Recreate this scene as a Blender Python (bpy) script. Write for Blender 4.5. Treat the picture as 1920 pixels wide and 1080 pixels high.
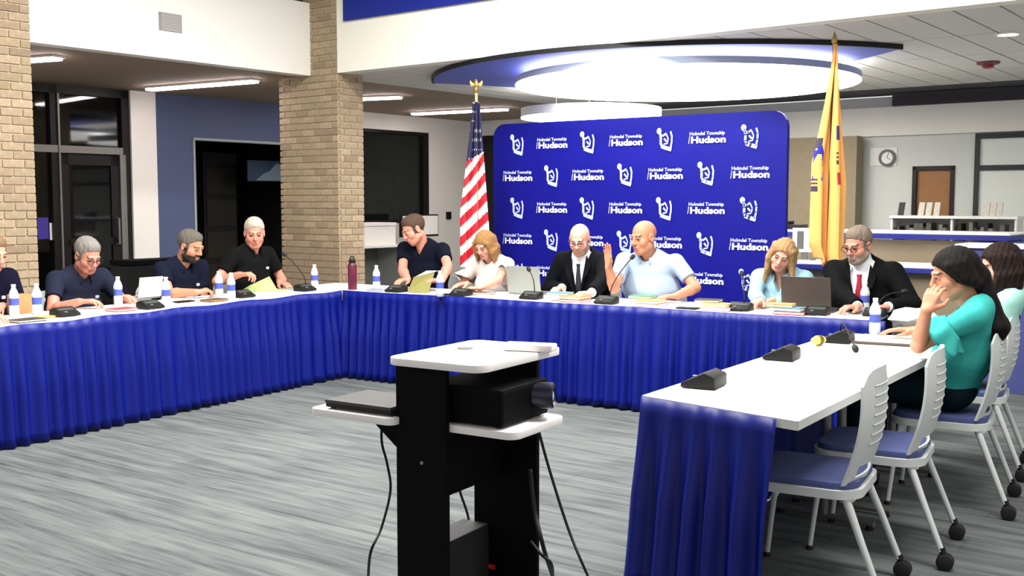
import bpy, bmesh, math, random
import numpy as np
from mathutils import Vector, Matrix
random.seed(7); np.random.seed(7)
for o in list(bpy.data.objects): bpy.data.objects.remove(o)
SC = bpy.context.scene
COL = SC.collection
V3 = Vector
# ------------------------------------------------------------------ camera
F_PX, HOR = 2000.0, 377.0
PITCH = math.atan((540 - HOR) / F_PX)
CAM = V3((0, 0, 1.5))
cam_data = bpy.data.cameras.new('camera')
cam_data.sensor_width = 36.0
cam_data.lens = F_PX / 1920 * 36.0
cam = bpy.data.objects.new('camera', cam_data)
cam.location = CAM
cam.rotation_euler = (math.pi / 2 - PITCH, 0, 0)
COL.objects.link(cam)
SC.camera = cam
# ------------------------------------------------------------------ world, exposure, large lights
SC.view_settings.view_transform = 'Standard'
SC.view_settings.look = 'None'
SC.view_settings.gamma = 1.0
SC.view_settings.use_curve_mapping = False
SC.view_settings.exposure = 0.88
world = bpy.data.worlds.new('world'); SC.world = world
world.use_nodes = True
world.node_tree.nodes['Background'].inputs[0].default_value = (1.0, 0.98, 0.95, 1)
world.node_tree.nodes['Background'].inputs[1].default_value = 0.5

def area_light(name, loc, sx, sy, power, rotz=0.0, color=(1, 0.97, 0.92)):
    l = bpy.data.lights.new(name, 'AREA'); l.shape = 'RECTANGLE'; l.size = sx; l.size_y = sy
    l.energy = power; l.color = color
    o = bpy.data.objects.new(name, l); o.location = loc; o.rotation_euler = (0, 0, rotz)
    COL.objects.link(o); return o
RB = math.radians(38)       # building axes
UX, VX = V3((math.cos(RB), -math.sin(RB), 0)), V3((math.sin(RB), math.cos(RB), 0))
RT = math.radians(32)       # table axes
AX, BX = V3((math.cos(RT), -math.sin(RT), 0)), V3((math.sin(RT), math.cos(RT), 0))
ZX = V3((0, 0, 1))
area_light('hall_ceiling_lamp', (0.3, 6.6, 4.3), 3.4, .5, 205, -RB)
area_light('hall_ceiling_lamp', (-1.9, 5.6, 4.3), .5, 3.0, 235, -RB)
area_light('hall_ceiling_lamp', (1.6, 3.6, 4.3), 2.4, .6, 130, -RB)
area_light('library_fill_light', (6.9, 7.6, 2.74), 1.2, 1.2, 60, -RB)  # unseen fill light added to brighten the far library wall
area_light('library_fill_light', (2.9, 12.3, 2.76), .6, .6, 25, -RB)  # second added fill for the far wall, has no fixture

# ------------------------------------------------------------------ pixel -> place helpers
FW = V3((0, math.cos(PITCH), -math.sin(PITCH))); UPV = V3((0, math.sin(PITCH), math.cos(PITCH)))
def ray(px, py): return FW + V3((1, 0, 0)) * ((px - 960) / F_PX) + UPV * ((540 - py) / F_PX)
def PZ(px, py, z):
    d = ray(px, py); return CAM + d * ((z - CAM.z) / d.z)
def PD(px, py, y):
    d = ray(px, py); return CAM + d * (y / d.y)
def PP(px, py, p0, n):
    d = ray(px, py); return CAM + d * ((p0 - CAM).dot(n) / d.dot(n))
def proj(p):
    q = p - CAM; w = q.dot(FW); return 960 + F_PX * q.x / w, 540 - F_PX * q.dot(UPV) / w
def yaw_of(v): return math.atan2(v.y, v.x)

# ------------------------------------------------------------------ materials
MATS = {}
def lin(c):
    out = []
    for v in c:
        v = v / 255.0
        out.append(v / 12.92 if v <= 0.04045 else ((v + 0.055) / 1.055) ** 2.4)
    return out
def mat(name, rgb, rough=0.6, metal=0.0, var=0.06, scale=30.0, bump=0.0, emit=None, alpha=1.0, trans=0.0, sheen=0.0, coat=0.0, spec=0.5, ior=1.45):
    if name in MATS: return MATS[name]
    m = bpy.data.materials.new(name); m.use_nodes = True
    nt = m.node_tree; b = nt.nodes['Principled BSDF']
    c = lin(rgb)
    nz = nt.nodes.new('ShaderNodeTexNoise'); nz.inputs['Scale'].default_value = scale; nz.inputs['Detail'].default_value = 3
    tc = nt.nodes.new('ShaderNodeTexCoord'); nt.links.new(tc.outputs['Object'], nz.inputs['Vector'])
    mx = nt.nodes.new('ShaderNodeMix'); mx.data_type = 'RGBA'
    mx.inputs[6].default_value = (*[x * (1 - var) for x in c], 1); mx.inputs[7].default_value = (*[min(1, x * (1 + var)) for x in c], 1)
    nt.links.new(nz.outputs['Fac'], mx.inputs[0]); nt.links.new(mx.outputs[2], b.inputs['Base Color'])
    b.inputs['Roughness'].default_value = rough; b.inputs['Metallic'].default_value = metal
    b.inputs['Specular IOR Level'].default_value = spec; b.inputs['IOR'].default_value = ior
    if sheen: b.inputs['Sheen Weight'].default_value = sheen
    if coat: b.inputs['Coat Weight'].default_value = coat
    if trans: b.inputs['Transmission Weight'].default_value = trans
    if alpha < 1: b.inputs['Alpha'].default_value = alpha
    if emit:
        b.inputs['Emission Color'].default_value = (*lin(emit[0]), 1); b.inputs['Emission Strength'].default_value = emit[1]
    if bump:
        bp = nt.nodes.new('ShaderNodeBump'); bp.inputs['Strength'].default_value = bump; bp.inputs['Distance'].default_value = 0.01
        nt.links.new(nz.outputs['Fac'], bp.inputs['Height']); nt.links.new(bp.outputs[0], b.inputs['Normal'])
    MATS[name] = m; return m

def mat_random(name, cols, rough=0.85, bump=0.3):
    """colour picked per object (bricks)"""
    m = bpy.data.materials.new(name); m.use_nodes = True; nt = m.node_tree; b = nt.nodes['Principled BSDF']
    oi = nt.nodes.new('ShaderNodeObjectInfo'); cr = nt.nodes.new('ShaderNodeValToRGB')
    cr.color_ramp.interpolation = 'LINEAR'
    while len(cr.color_ramp.elements) < len(cols): cr.color_ramp.elements.new(0.5)
    for i, c in enumerate(cols):
        cr.color_ramp.elements[i].position = i / (len(cols) - 1); cr.color_ramp.elements[i].color = (*lin(c), 1)
    nt.links.new(oi.outputs['Random'], cr.inputs[0])
    nz = nt.nodes.new('ShaderNodeTexNoise'); nz.inputs['Scale'].default_value = 40; nz.inputs['Detail'].default_value = 4
    tc = nt.nodes.new('ShaderNodeTexCoord'); nt.links.new(tc.outputs['Object'], nz.inputs['Vector'])
    mx = nt.nodes.new('ShaderNodeMix'); mx.data_type = 'RGBA'; mx.blend_type = 'OVERLAY'; mx.inputs[0].default_value = 0.35
    nt.links.new(cr.outputs[0], mx.inputs[6]); nt.links.new(nz.outputs['Fac'], mx.inputs[7]); nt.links.new(mx.outputs[2], b.inputs['Base Color'])
    b.inputs['Roughness'].default_value = rough
    bp = nt.nodes.new('ShaderNodeBump'); bp.inputs['Strength'].default_value = bump; bp.inputs['Distance'].default_value = 0.004
    nt.links.new(nz.outputs['Fac'], bp.inputs['Height']); nt.links.new(bp.outputs[0], b.inputs['Normal'])
    MATS[name] = m; return m

def mat_carpet():
    m = bpy.data.materials.new('carpet_planks'); m.use_nodes = True; nt = m.node_tree; b = nt.nodes['Principled BSDF']
    tc = nt.nodes.new('ShaderNodeTexCoord'); mp = nt.nodes.new('ShaderNodeMapping')
    mp.inputs['Rotation'].default_value = (0, 0, math.radians(35))
    nt.links.new(tc.outputs['Object'], mp.inputs['Vector'])
    def noise(scale_vec, sc, det):
        m2 = nt.nodes.new('ShaderNodeMapping'); m2.inputs['Scale'].default_value = scale_vec
        nt.links.new(mp.outputs[0], m2.inputs['Vector'])
        n = nt.nodes.new('ShaderNodeTexNoise'); n.inputs['Scale'].default_value = sc; n.inputs['Detail'].default_value = det
        nt.links.new(m2.outputs[0], n.inputs['Vector']); return n
    n1 = noise((0.7, 9.0, 1), 1.6, 4); n2 = noise((2.2, 26.0, 1), 1.5, 3); n3 = noise((0.5, 0.9, 1), 1.3, 2)
    bk = nt.nodes.new('ShaderNodeTexBrick'); bk.inputs['Scale'].default_value = 1.0
    bk.inputs['Brick Width'].default_value = 1.0; bk.inputs['Row Height'].default_value = 0.25; bk.inputs['Mortar Size'].default_value = 0.006
    bk.inputs['Color1'].default_value = (0.42, 0.42, 0.42, 1); bk.inputs['Color2'].default_value = (0.6, 0.6, 0.6, 1); bk.inputs['Mortar'].default_value = (0.38, 0.38, 0.38, 1)
    nt.links.new(mp.outputs[0], bk.inputs['Vector'])
    def math_node(op, a, bb):
        n = nt.nodes.new('ShaderNodeMath'); n.operation = op
        for i, x in enumerate((a, bb)):
            if isinstance(x, (int, float)): n.inputs[i].default_value = x
            else: nt.links.new(x, n.inputs[i])
        return n.outputs[0]
    s = math_node('ADD', math_node('MULTIPLY', n1.outputs['Fac'], 0.55), math_node('MULTIPLY', n2.outputs['Fac'], 0.4))
    s = math_node('ADD', s, math_node('MULTIPLY', n3.outputs['Fac'], 0.25))
    s = math_node('ADD', s, math_node('MULTIPLY', bk.outputs['Color'], 0.28))
    cr = nt.nodes.new('ShaderNodeValToRGB')
    e = cr.color_ramp.elements
    e[0].position = 0.55; e[0].color = (*lin((58, 61, 63)), 1)
    e[1].position = 0.92; e[1].color = (*lin((106, 110, 109)), 1)
    k = e.new(0.68); k.color = (*lin((80, 84, 85)), 1)
    k = e.new(0.78); k.color = (*lin((93, 97, 97)), 1)
    nt.links.new(s, cr.inputs[0]); nt.links.new(cr.outputs[0], b.inputs['Base Color'])
    b.inputs['Roughness'].default_value = 0.95; b.inputs['Specular IOR Level'].default_value = 0.1
    bp = nt.nodes.new('ShaderNodeBump'); bp.inputs['Strength'].default_value = 0.2; bp.inputs['Distance'].default_value = 0.004
    nt.links.new(n2.outputs['Fac'], bp.inputs['Height']); nt.links.new(bp.outputs[0], b.inputs['Normal'])
    return m

WHITE = mat('white_paint', (236, 234, 226), 0.7, var=0.02)
CREAM = mat('cream_paint', (240, 238, 226), 0.7, var=0.02)
GREYWALL = mat('pale_grey_paint', (206, 209, 203), 0.7, var=0.02)
TAUPE = mat('taupe_ceiling_paint', (150, 132, 112), 0.8, var=0.04, scale=3)
PLANK = mat('ceiling_panel_white', (214, 213, 208), 0.8, var=0.03, scale=60)
GAP = mat('ceiling_gap_grey', (84, 84, 84), 0.9)
BLUEGREY = mat('slate_blue_paint', (74, 84, 118), 0.6, var=0.05, scale=2)
DARKMETAL = mat('dark_bronze_metal', (26, 22, 22), 0.45, 0.4)
ALU = mat('grey_aluminium', (128, 126, 122), 0.4, 0.5)
DARKVOID = mat('unlit_room_shade', (12, 12, 13), 0.9)  # near-black colour stands in for the darkness of unlit interiors
GLASS = mat('dark_glass', (10, 11, 11), 0.04, var=0.0, alpha=0.55, spec=0.8)
BLACK = mat('black_laminate', (3, 3, 4), 0.7, spec=0.12)
BLACKP = mat('black_plastic', (17, 18, 18), 0.5, spec=.3)
BLACKRUB = mat('black_rubber', (14, 14, 14), 0.7)
TABLETOP = mat('white_laminate', (240, 238, 232), 0.35, var=0.01)
TABLEEDGE = mat('grey_table_edge', (188, 190, 188), 0.5)
SKIRT = mat('royal_blue_satin', (0, 16, 108), 0.45, var=0.12, scale=6, spec=.35)
BACKBLUE = mat('royal_blue_fabric', (0, 2, 122), 0.55, var=0.06, scale=2, spec=.3)
PRINT = mat('pale_blue_print', (214, 222, 250), 0.6, var=0.03)
BOARDBLUE = mat('blue_board', (16, 36, 140), 0.6, var=0.04)
OVALBLUE = mat('oval_blue_paint', (96, 108, 196), 0.6, var=0.05, scale=2)
BRICKM = mat_random('tan_brick', [(140, 120, 98), (164, 144, 118), (152, 136, 108), (172, 152, 126), (146, 130, 102)])
MORTAR = mat('pale_mortar', (198, 184, 156), 0.95, bump=0.3)
LAMP = mat('lamp_tube', (255, 250, 245), 0.5, emit=((255, 240, 240), 19.0))
LAMPD = mat('lamp_disc', (255, 255, 255), 0.5, emit=((255, 251, 244), 4.8))
DOWNL = mat('downlight_lens', (255, 255, 255), 0.5, emit=((255, 252, 244), 6.0))
UPLIGHT = mat('uplight_diffuser', (255, 255, 255), 0.5, emit=((255, 251, 246), 2.5))
SHELL = mat('light_grey_plastic', (196, 200, 198), 0.45, var=0.02)
SEATB = mat('slate_blue_seat', (66, 76, 122), 0.8, bump=0.1, scale=200)
CHROME = mat('satin_metal', (170, 172, 172), 0.3, 0.8)
WOOD = mat('door_wood', (150, 102, 52), 0.5, var=0.12, scale=8)
PAPER = mat('white_paper', (240, 238, 232), 0.8, var=0.02)
DESKT = mat('taupe_panel', (142, 128, 104), 0.6, var=0.06, scale=4)
GOLD = mat('gilt_metal', (190, 160, 90), 0.35, 0.8)

# ------------------------------------------------------------------ objects
def link(o): COL.objects.link(o); return o
def tag(o, label=None, cat=None, group=None, kind=None):
    if label: o['label'] = label
    if cat: o['category'] = cat
    if group: o['group'] = group
    if kind: o['kind'] = kind
    return o
def thing(name, label, cat, loc=(0, 0, 0), rotz=0.0, group=None):
    o = bpy.data.objects.new(name, None); o.empty_display_size = 0.1
    o.location = loc; o.rotation_euler = (0, 0, rotz)
    return tag(link(o), label, cat, group)
def copy_tree(o, parent=None):
    c = o.copy(); COL.objects.link(c); c.parent = parent
    for ch in list(o.children): copy_tree(ch, c)
    return c

class MB:
    def __init__(s): s.v = []; s.f = []; s.m = []
    def add(s, vs, fs, mi=0):
        n = len(s.v); s.v += [V3(x) for x in vs]
        for f in fs: s.f.append([i + n for i in f]); s.m.append(mi)
        return s
    def obox(s, c, ax, ay, az, mi=0):
        """box from centre and three half-extent vectors"""
        c = V3(c); vs = [c + ax * i + ay * j + az * k for i in (-1, 1) for j in (-1, 1) for k in (-1, 1)]
        return s.add(vs, [(0, 1, 3, 2), (4, 6, 7, 5), (0, 4, 5, 1), (2, 3, 7, 6), (0, 2, 6, 4), (1, 5, 7, 3)], mi)
    def box(s, lo, hi, mi=0):
        lo, hi = V3(lo), V3(hi); c = (lo + hi) / 2; h = (hi - lo) / 2
        return s.obox(c, V3((h.x, 0, 0)), V3((0, h.y, 0)), V3((0, 0, h.z)), mi)
    def prism(s, poly, d, mi=0):
        """polygon (list of 3d points) extruded by vector d"""
        n = len(poly); d = V3(d); vs = [V3(p) for p in poly] + [V3(p) + d for p in poly]
        fs = [list(range(n))[::-1], list(range(n, 2 * n))] + [(i, (i + 1) % n, n + (i + 1) % n, n + i) for i in range(n)]
        return s.add(vs, fs, mi)
    def tube(s, pts, r, n=8, mi=0, caps=True):
        pts = [V3(p) for p in pts]; m = len(pts)
        rr = r if isinstance(r, (list, tuple)) else [r] * m
        vs = []; prev = None
        for i, p in enumerate(pts):
            t = (pts[min(i + 1, m - 1)] - pts[max(i - 1, 0)]).normalized()
            if prev is None:
                a = t.orthogonal().normalized()
            else:
                a = (prev - t * prev.dot(t)).normalized()
            prev = a; b = t.cross(a)
            for k in range(n):
                an = 2 * math.pi * k / n; vs.append(p + (a * math.cos(an) + b * math.sin(an)) * rr[i])
        fs = [(i * n + k, i * n + (k + 1) % n, (i + 1) * n + (k + 1) % n, (i + 1) * n + k) for i in range(m - 1) for k in range(n)]
        if caps: fs += [list(range(n))[::-1], list(range((m - 1) * n, m * n))]
        return s.add(vs, fs, mi)
    def lathe(s, prof, c=(0, 0, 0), n=20, axis=None, mi=0):
        """profile of (radius, height)"""
        c = V3(c); az = (axis or V3((0, 0, 1))).normalized(); a = az.orthogonal().normalized(); b = az.cross(a)
        vs = [c + az * h + (a * math.cos(2 * math.pi * k / n) + b * math.sin(2 * math.pi * k / n)) * max(r, 1e-4) for r, h in prof for k in range(n)]
        m = len(prof)
        fs = [(i * n + k, i * n + (k + 1) % n, (i + 1) * n + (k + 1) % n, (i + 1) * n + k) for i in range(m - 1) for k in range(n)]
        fs += [list(range(n))[::-1], list(range((m - 1) * n, m * n))]
        return s.add(vs, fs, mi)
    def mesh(s, name, mats, smooth=False, bevel=0.0):
        me = bpy.data.meshes.new(name); me.from_pydata(s.v, [], s.f)
        for m in (mats if isinstance(mats, (list, tuple)) else [mats]): me.materials.append(m)
        me.polygons.foreach_set('material_index', s.m)
        bm = bmesh.new(); bm.from_mesh(me); bmesh.ops.recalc_face_normals(bm, faces=bm.faces)
        if bevel:
            bmesh.ops.bevel(bm, geom=list(bm.edges), offset=bevel, segments=2, profile=0.6, affect='EDGES', clamp_overlap=True)
        bm.to_mesh(me); bm.free()
        if smooth == 'auto':
            me.polygons.foreach_set('use_smooth', [True] * len(me.polygons)); me.set_sharp_from_angle(angle=math.radians(38))
        elif smooth: me.polygons.foreach_set('use_smooth', [True] * len(me.polygons))
        return me
    def build(s, name, mats, parent=None, smooth=False, bevel=0.0, world=False, label=None):
        if parent is not None and world:
            inv = WM(parent).inverted(); s.v = [inv @ p for p in s.v]
        o = bpy.data.objects.new(name, s.mesh(name, mats, smooth, bevel)); o.parent = parent
        if label: o['label'] = label
        return link(o)
def WM(o):
    m = Matrix.Translation(o.location) @ Matrix.Rotation(o.rotation_euler.z, 4, 'Z')
    return WM(o.parent) @ m if o.parent else m
def base(name, mb, mats, label=None, cat=None, group=None, kind=None, loc=None, smooth=False, bevel=0.0):
    """single-mesh top-level thing; its origin is set at loc (world)"""
    if loc is not None: mb.v = [p - V3(loc) for p in mb.v]
    o = mb.build(name, mats, None, smooth, bevel)
    if loc is not None: o.location = loc
    return tag(o, label, cat, group, kind)
def rrect(w, h, r, n=6):
    """rounded rectangle outline, centred"""
    out = []
    for cx, cy, a0 in ((w/2-r, h/2-r, 0), (-w/2+r, h/2-r, 90), (-w/2+r, -h/2+r, 180), (w/2-r, -h/2+r, 270)):
        for k in range(n + 1):
            a = math.radians(a0 + 90 * k / n); out.append((cx + r * math.cos(a), cy + r * math.sin(a)))
    return out
# ================================================================== BUILDING
ZC = 2.79
C0 = PZ(632, 136, ZC); C0.z = 0
def BP(u, v, z): return C0 + UX * u + VX * v + ZX * z
def uv_of(p): q = p - C0; return q.dot(UX), q.dot(VX)
def bbox(mb, u0, u1, v0, v1, z0, z1, mi=0):
    return mb.obox(BP((u0+u1)/2, (v0+v1)/2, (z0+z1)/2), UX*((u1-u0)/2), VX*((v1-v0)/2), ZX*((z1-z0)/2), mi)
def struct(name, mb, m, **k): return base(name, mb, m, kind='structure', **k)
U_SOF = uv_of(PZ(555, 138, ZC))[0]
U_W = (uv_of(PZ(240, 170, ZC))[0] + uv_of(PZ(520, 195, ZC))[0]) / 2
V_FAR = uv_of(PZ(1690, 180, ZC))[1]
print('LAYOUT C0', C0, 'U_SOF', U_SOF, 'U_W', U_W, 'V_FAR', V_FAR, uv_of(PZ(60, 80, ZC)), uv_of(PZ(1920, 5, ZC)))
# floor
mb = MB(); mb.add([(-16, -4, 0), (18, -4, 0), (18, 24, 0), (-16, 24, 0)], [(0, 1, 2, 3)])
floor = struct('floor', mb, mat_carpet()); tag(floor, 'grey streaked carpet planks')
# library ceiling: grid of panels
mb = MB(); bbox(mb, U_SOF, 12, 0.152, V_FAR + .2, ZC + .03, ZC + .10)
ceil = struct('ceiling', mb, GAP); tag(ceil, 'pale panelled library ceiling')
pw, pl = 0.30, 1.2
pm = MB().box((-pw/2+.008, -pl/2+.008, 0), (pw/2-.008, pl/2-.008, .03)).mesh('panel', PLANK)
nu = int((9.6 - U_SOF) / pw); nv = int(V_FAR / pl) + 1
for i in range(nu):
    for j in range(nv):
        vc = .16 + pl/2 + j*pl
        if vc + pl/2 > V_FAR + .15: continue
        o = link(bpy.data.objects.new('panel', pm)); o.parent = ceil
        o.location = BP(U_SOF + pw*(i+.5), vc, ZC); o.rotation_euler = (0, 0, -RB)
# aisle ceiling
mb = MB(); bbox(mb, U_W - .1, U_SOF - .15, -7.5, .25, ZC, ZC + .1); bbox(mb, U_W - .1, U_SOF, .25, V_FAR + .2, ZC, ZC + .1)
tag(struct('ceiling_aisle', mb, TAUPE), 'taupe ceiling over the side aisle')
# dark hall ceiling high above
mb = MB(); bbox(mb, U_SOF - .3, 9, -9, 0.2, 4.5, 4.6)
tag(struct('ceiling_hall', mb, mat('dark_brown_ceiling', (70, 56, 48), 0.9)), 'dark high ceiling over the meeting hall')
ZS = 3.52
mb = MB(); bbox(mb, U_SOF - .15, U_SOF, -7.5, .25, ZC - .004, ZS)
sl = struct('wall_left_bulkhead', mb, WHITE); tag(sl, 'white bulkhead above the side aisle with an air grille')
mb = MB(); bbox(mb, .004, 9, 0.0, .15, ZC - .004, ZS)
tag(struct('wall_rear_bulkhead', mb, CREAM), 'cream bulkhead above the library opening')
mb = MB(); bbox(mb, U_SOF - .15, U_SOF - .1, -7.5, .1, ZS, 4.5); bbox(mb, U_SOF - .1, 9, .1, .15, ZS, 4.5)
tag(struct('wall_upper_band', mb, mat('dark_upper_wall', (44, 34, 30), 0.9)), 'dark wall band above the white bulkheads')
# blue board on rear bulkhead
q = PP(648, 40, C0, VX); u0, z0 = uv_of(q)[0], q.z
mb = MB(); bbox(mb, u0, 5.2, -.035, -.002, z0, z0 + .95)
base('wall_board', mb, BOARDBLUE, 'long royal blue board mounted on the cream bulkhead', 'board')
# air grille on left bulkhead
pA = PP(297, 22, BP(U_SOF, 0, 0), UX); pB = PP(340, 62, BP(U_SOF, 0, 0), UX)
va, vb = uv_of(pA)[1], uv_of(pB)[1]; za, zb = pB.z, pA.z
g = thing('air_grille', 'grey slatted air grille in the white bulkhead', 'grille', BP(U_SOF, va, za))
mb = MB(); bbox(mb, U_SOF+.001, U_SOF+.012, va, vb, za, zb); mb.build('frame', mat('grille_grey', (150, 146, 144), .6), g, world=True)
nsl = 7
for k in range(nsl):
    zc = za + (zb-za)*(k+.5)/nsl
    mb = MB(); mb.obox(BP(U_SOF+.017, (va+vb)/2, zc), UX*.005+ZX*.008, VX*((vb-va)/2-.015), ZX*.003)
    mb.build('slat', mat('grille_slat', (176, 172, 170), .6), g, world=True)

# brick piers
def brick_mesh(L, T=.03): return MB().box((-L/2, 0, -.0285), (L/2, T, .0285)).mesh('brick', BRICKM, bevel=.003)
BR = {}
def pier(name, label, u_right, v_near, nb, depth, zmin_single):
    """near corner at (u_right, v_near); stretches nb*.18 to -u; depth along +v"""
    W = nb*.18
    mb = MB(); bbox(mb, u_right-W+.03, u_right-.012, v_near+.012, v_near+depth-.005, 0, 4.5)
    p = struct(name, mb, MORTAR); tag(p, label)
    lower = MB(); cr = .0677
    rows = int(4.4/cr)
    def put(L, org, d, nrm, z, single):
        # brick length L starting at org along d, outward normal nrm
        L2 = L - .010
        if single:
            key = round(L2, 4)
            if key not in BR: BR[key] = brick_mesh(L2)
            o = link(bpy.data.objects.new('brick', BR[key])); o.parent = p
            o.location = org + d*(L/2) - nrm*(.03 - random.uniform(0, .003)) + ZX*z
            o.rotation_euler = (0, 0, math.atan2(nrm.y, nrm.x) - math.pi/2)
        else:
            lower.obox(org + d*(L/2) - nrm*.015 + ZX*z, d*(L2/2), nrm*.015, ZX*.0285)
    hb = depth/2
    for r in range(rows):
        z = cr*(r+.5)
        single = zmin_single < z < 3.56
        lens = [.18]*nb if r % 2 == 0 else [.09] + [.18]*(nb-1) + [.09]
        x = 0.0
        for L in lens:
            put(L, BP(u_right - x - L, v_near, 0), UX, -VX, z, single); x += L
        y = 0.03
        nd = round(depth/.18)
        lens = [.15] + [.18]*(nd-1) if r % 2 else [.06] + [.18]*(nd-1) + [.09]
        for L in lens:
            put(L, BP(u_right, v_near + y, 0), VX, UX, z, single); y += L
    lo = lower.build('lower_bricks', BRICKM, p); lo['kind'] = 'stuff'
    return p
pier('trim_1', 'tan brick pier at the corner of the two bulkheads', 0, 0, 5, .36, 1.02)
pe = PP(66, 300, BP(-.25, 0, 0), UX); vl = uv_of(pe)[1] - .9
print('PIER2', vl, proj(BP(-.25, vl, 2)), proj(BP(-.25, vl+.9, 2.9)))
pier('trim_2', 'tan brick pier beside the glass entrance', -.25, vl, 2, .9, 1.1)

# aisle wall and its openings
def wpt(px, py): p = PP(px, py, BP(U_W, 0, 0), UX); return uv_of(p)[1], p.z
def wpanel(mb, v0, v1, z0, z1, t=.12, off=0.0, mi=0): bbox(mb, U_W - t + off, U_W + off, v0, v1, z0, z1, mi)
v_st0 = wpt(20, 300)[0]; v_st1 = wpt(243, 300)[0]; v_wp = wpt(290, 300)[0]; v_d0 = wpt(362, 300)[0]; v_d1 = wpt(600, 300)[0]
z_door = wpt(362, 258)[1]
v_w0 = wpt(676, 300)[0]; v_w1 = wpt(803, 300)[0]; z_w1 = wpt(676, 240)[1]; z_w0 = wpt(740, 418)[1]
V_END = V_FAR
mb = MB(); wpanel(mb, -7.5, v_st0, 0, ZC)
struct('wall_aisle_near', mb, WHITE)
mb = MB(); wpanel(mb, v_st1, v_wp, 0, ZC, off=.05, t=.17)
tag(struct('wall_aisle_white', mb, WHITE), 'white wall strip between the glass door and the slate blue wall')
mb = MB(); wpanel(mb, v_wp, v_d0, 0, ZC); wpanel(mb, v_d0, v_d1, z_door, ZC); wpanel(mb, v_d1, v_d1 + .15, 0, ZC)
tag(struct('wall_aisle_blue', mb, BLUEGREY), 'slate blue wall around a dark doorway')
mb = MB(); wpanel(mb, v_d1 + .15, v_w0, 0, ZC); wpanel(mb, v_w0, v_w1, z_w1, ZC); wpanel(mb, v_w0, v_w1, 0, z_w0); wpanel(mb, v_w1, V_END + .1, 0, ZC)
tag(struct('wall_aisle_far', mb, WHITE), 'white wall with a dark window')
# doorway frame + dark room behind with poster
mb = MB(); fw = .03
wpanel(mb, v_d0, v_d0+fw, 0, z_door, t=.14, off=.012); wpanel(mb, v_d0, v_d1, z_door-fw, z_door, t=.14, off=.012)
tag(struct('trim_3', mb, mat('pale_door_trim', (150, 160, 158), .5)), 'pale trim around the dark doorway')
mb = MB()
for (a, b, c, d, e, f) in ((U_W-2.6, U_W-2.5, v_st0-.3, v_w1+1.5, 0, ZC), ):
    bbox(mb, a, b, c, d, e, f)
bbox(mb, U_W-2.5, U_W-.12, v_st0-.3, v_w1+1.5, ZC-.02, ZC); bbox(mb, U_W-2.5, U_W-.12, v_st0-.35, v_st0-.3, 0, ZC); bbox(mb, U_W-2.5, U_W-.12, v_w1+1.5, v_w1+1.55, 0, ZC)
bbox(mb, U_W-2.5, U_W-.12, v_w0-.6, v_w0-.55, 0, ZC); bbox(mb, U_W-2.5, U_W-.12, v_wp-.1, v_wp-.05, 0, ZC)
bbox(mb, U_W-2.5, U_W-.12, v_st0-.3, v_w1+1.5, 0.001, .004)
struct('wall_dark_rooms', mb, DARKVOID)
# shadowy shelf unit in dark room
q0 = PP(380, 285, BP(U_W-1.2, 0, 0), UX); q1 = PP(445, 420, BP(U_W-1.2, 0, 0), UX)
mb = MB(); bbox(mb, U_W-1.5, U_W-1.2, uv_of(q0)[1], uv_of(q1)[1], 0, q0.z)
sh = base('display_cabinet', mb, mat('dark_cabinet', (20, 20, 18), .8), 'dark cabinet inside the unlit doorway', 'cabinet', loc=BP(U_W-1.35, uv_of(q0)[1], 0))
for k in range(4):
    mb = MB(); bbox(mb, U_W-1.2, U_W-1.185, uv_of(q0)[1]+.04, uv_of(q1)[1]-.04, .25+k*.45, .62+k*.45)
    mb.build('shelf_panel', mat('dark_cabinet_panel', (38, 36, 28), .8), sh, world=True)
q0 = PP(464, 300, BP(U_W-.6, 0, 0), UX); q1 = PP(560, 341, BP(U_W-.6, 0, 0), UX)
mb = MB(); bbox(mb, U_W-.62, U_W-.6, uv_of(q0)[1], uv_of(q1)[1], q1.z, q0.z)
po = base('poster', mb, mat('dim_teal_print', (40, 62, 84), .6, var=.3, scale=6), 'dim blue sign with a pale mountain shape hanging in the dark doorway', 'sign', loc=BP(U_W-.61, uv_of(q0)[1], q1.z))
vv0, vv1, zz0, zz1 = uv_of(q0)[1], uv_of(q1)[1], q1.z, q0.z
poly = [(0.15, 0), (.3, .35), (.42, .5), (.55, .9), (.7, .8), (.85, .95), (1, .6), (1, 0)]
mb = MB(); mb.prism([BP(U_W-.599, vv0+(vv1-vv0)*x, zz0+.01+(zz1-zz0-.02)*y) for x, y in poly], UX*.004)
mb.build('mountain_print', mat('pale_teal_print', (116, 134, 146), .6), po, world=True)
# storefront: frame, transom, door, panes
def zat(px, py): return wpt(px, py)[1]
z_tr = zat(170, 280); z_top = ZC - .04
sf = thing('glass_entrance', 'dark bronze framed glass entrance with a transom and one door', 'entrance', BP(U_W, v_st0, 0))
tag(sf, kind='structure')
sf.name = 'door_1'; del sf['category']
vm = wpt(103, 300)[0]
mb = MB()
for a, b, c, d in ((v_st0, v_st0+.06, 0, ZC), (vm-.05, vm+.03, 0, ZC), (v_st1-.10, v_st1, 0, ZC), (v_st0, v_st1, z_top-.06, ZC)):
    wpanel(mb, a, b, c, d, t=.1, off=.02)
mb.build('frame', DARKMETAL, sf, world=True)
mb = MB(); wpanel(mb, v_st0+.06, v_st1-.10, z_tr-.05, z_tr+.03, t=.08, off=.03); mb.build('transom_bar', ALU, sf, world=True)
mb = MB(); wpanel(mb, vm+.03, vm+.05, 0, z_top-.06, t=.06, off=.04); mb.build('mullion', ALU, sf, world=True)
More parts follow.
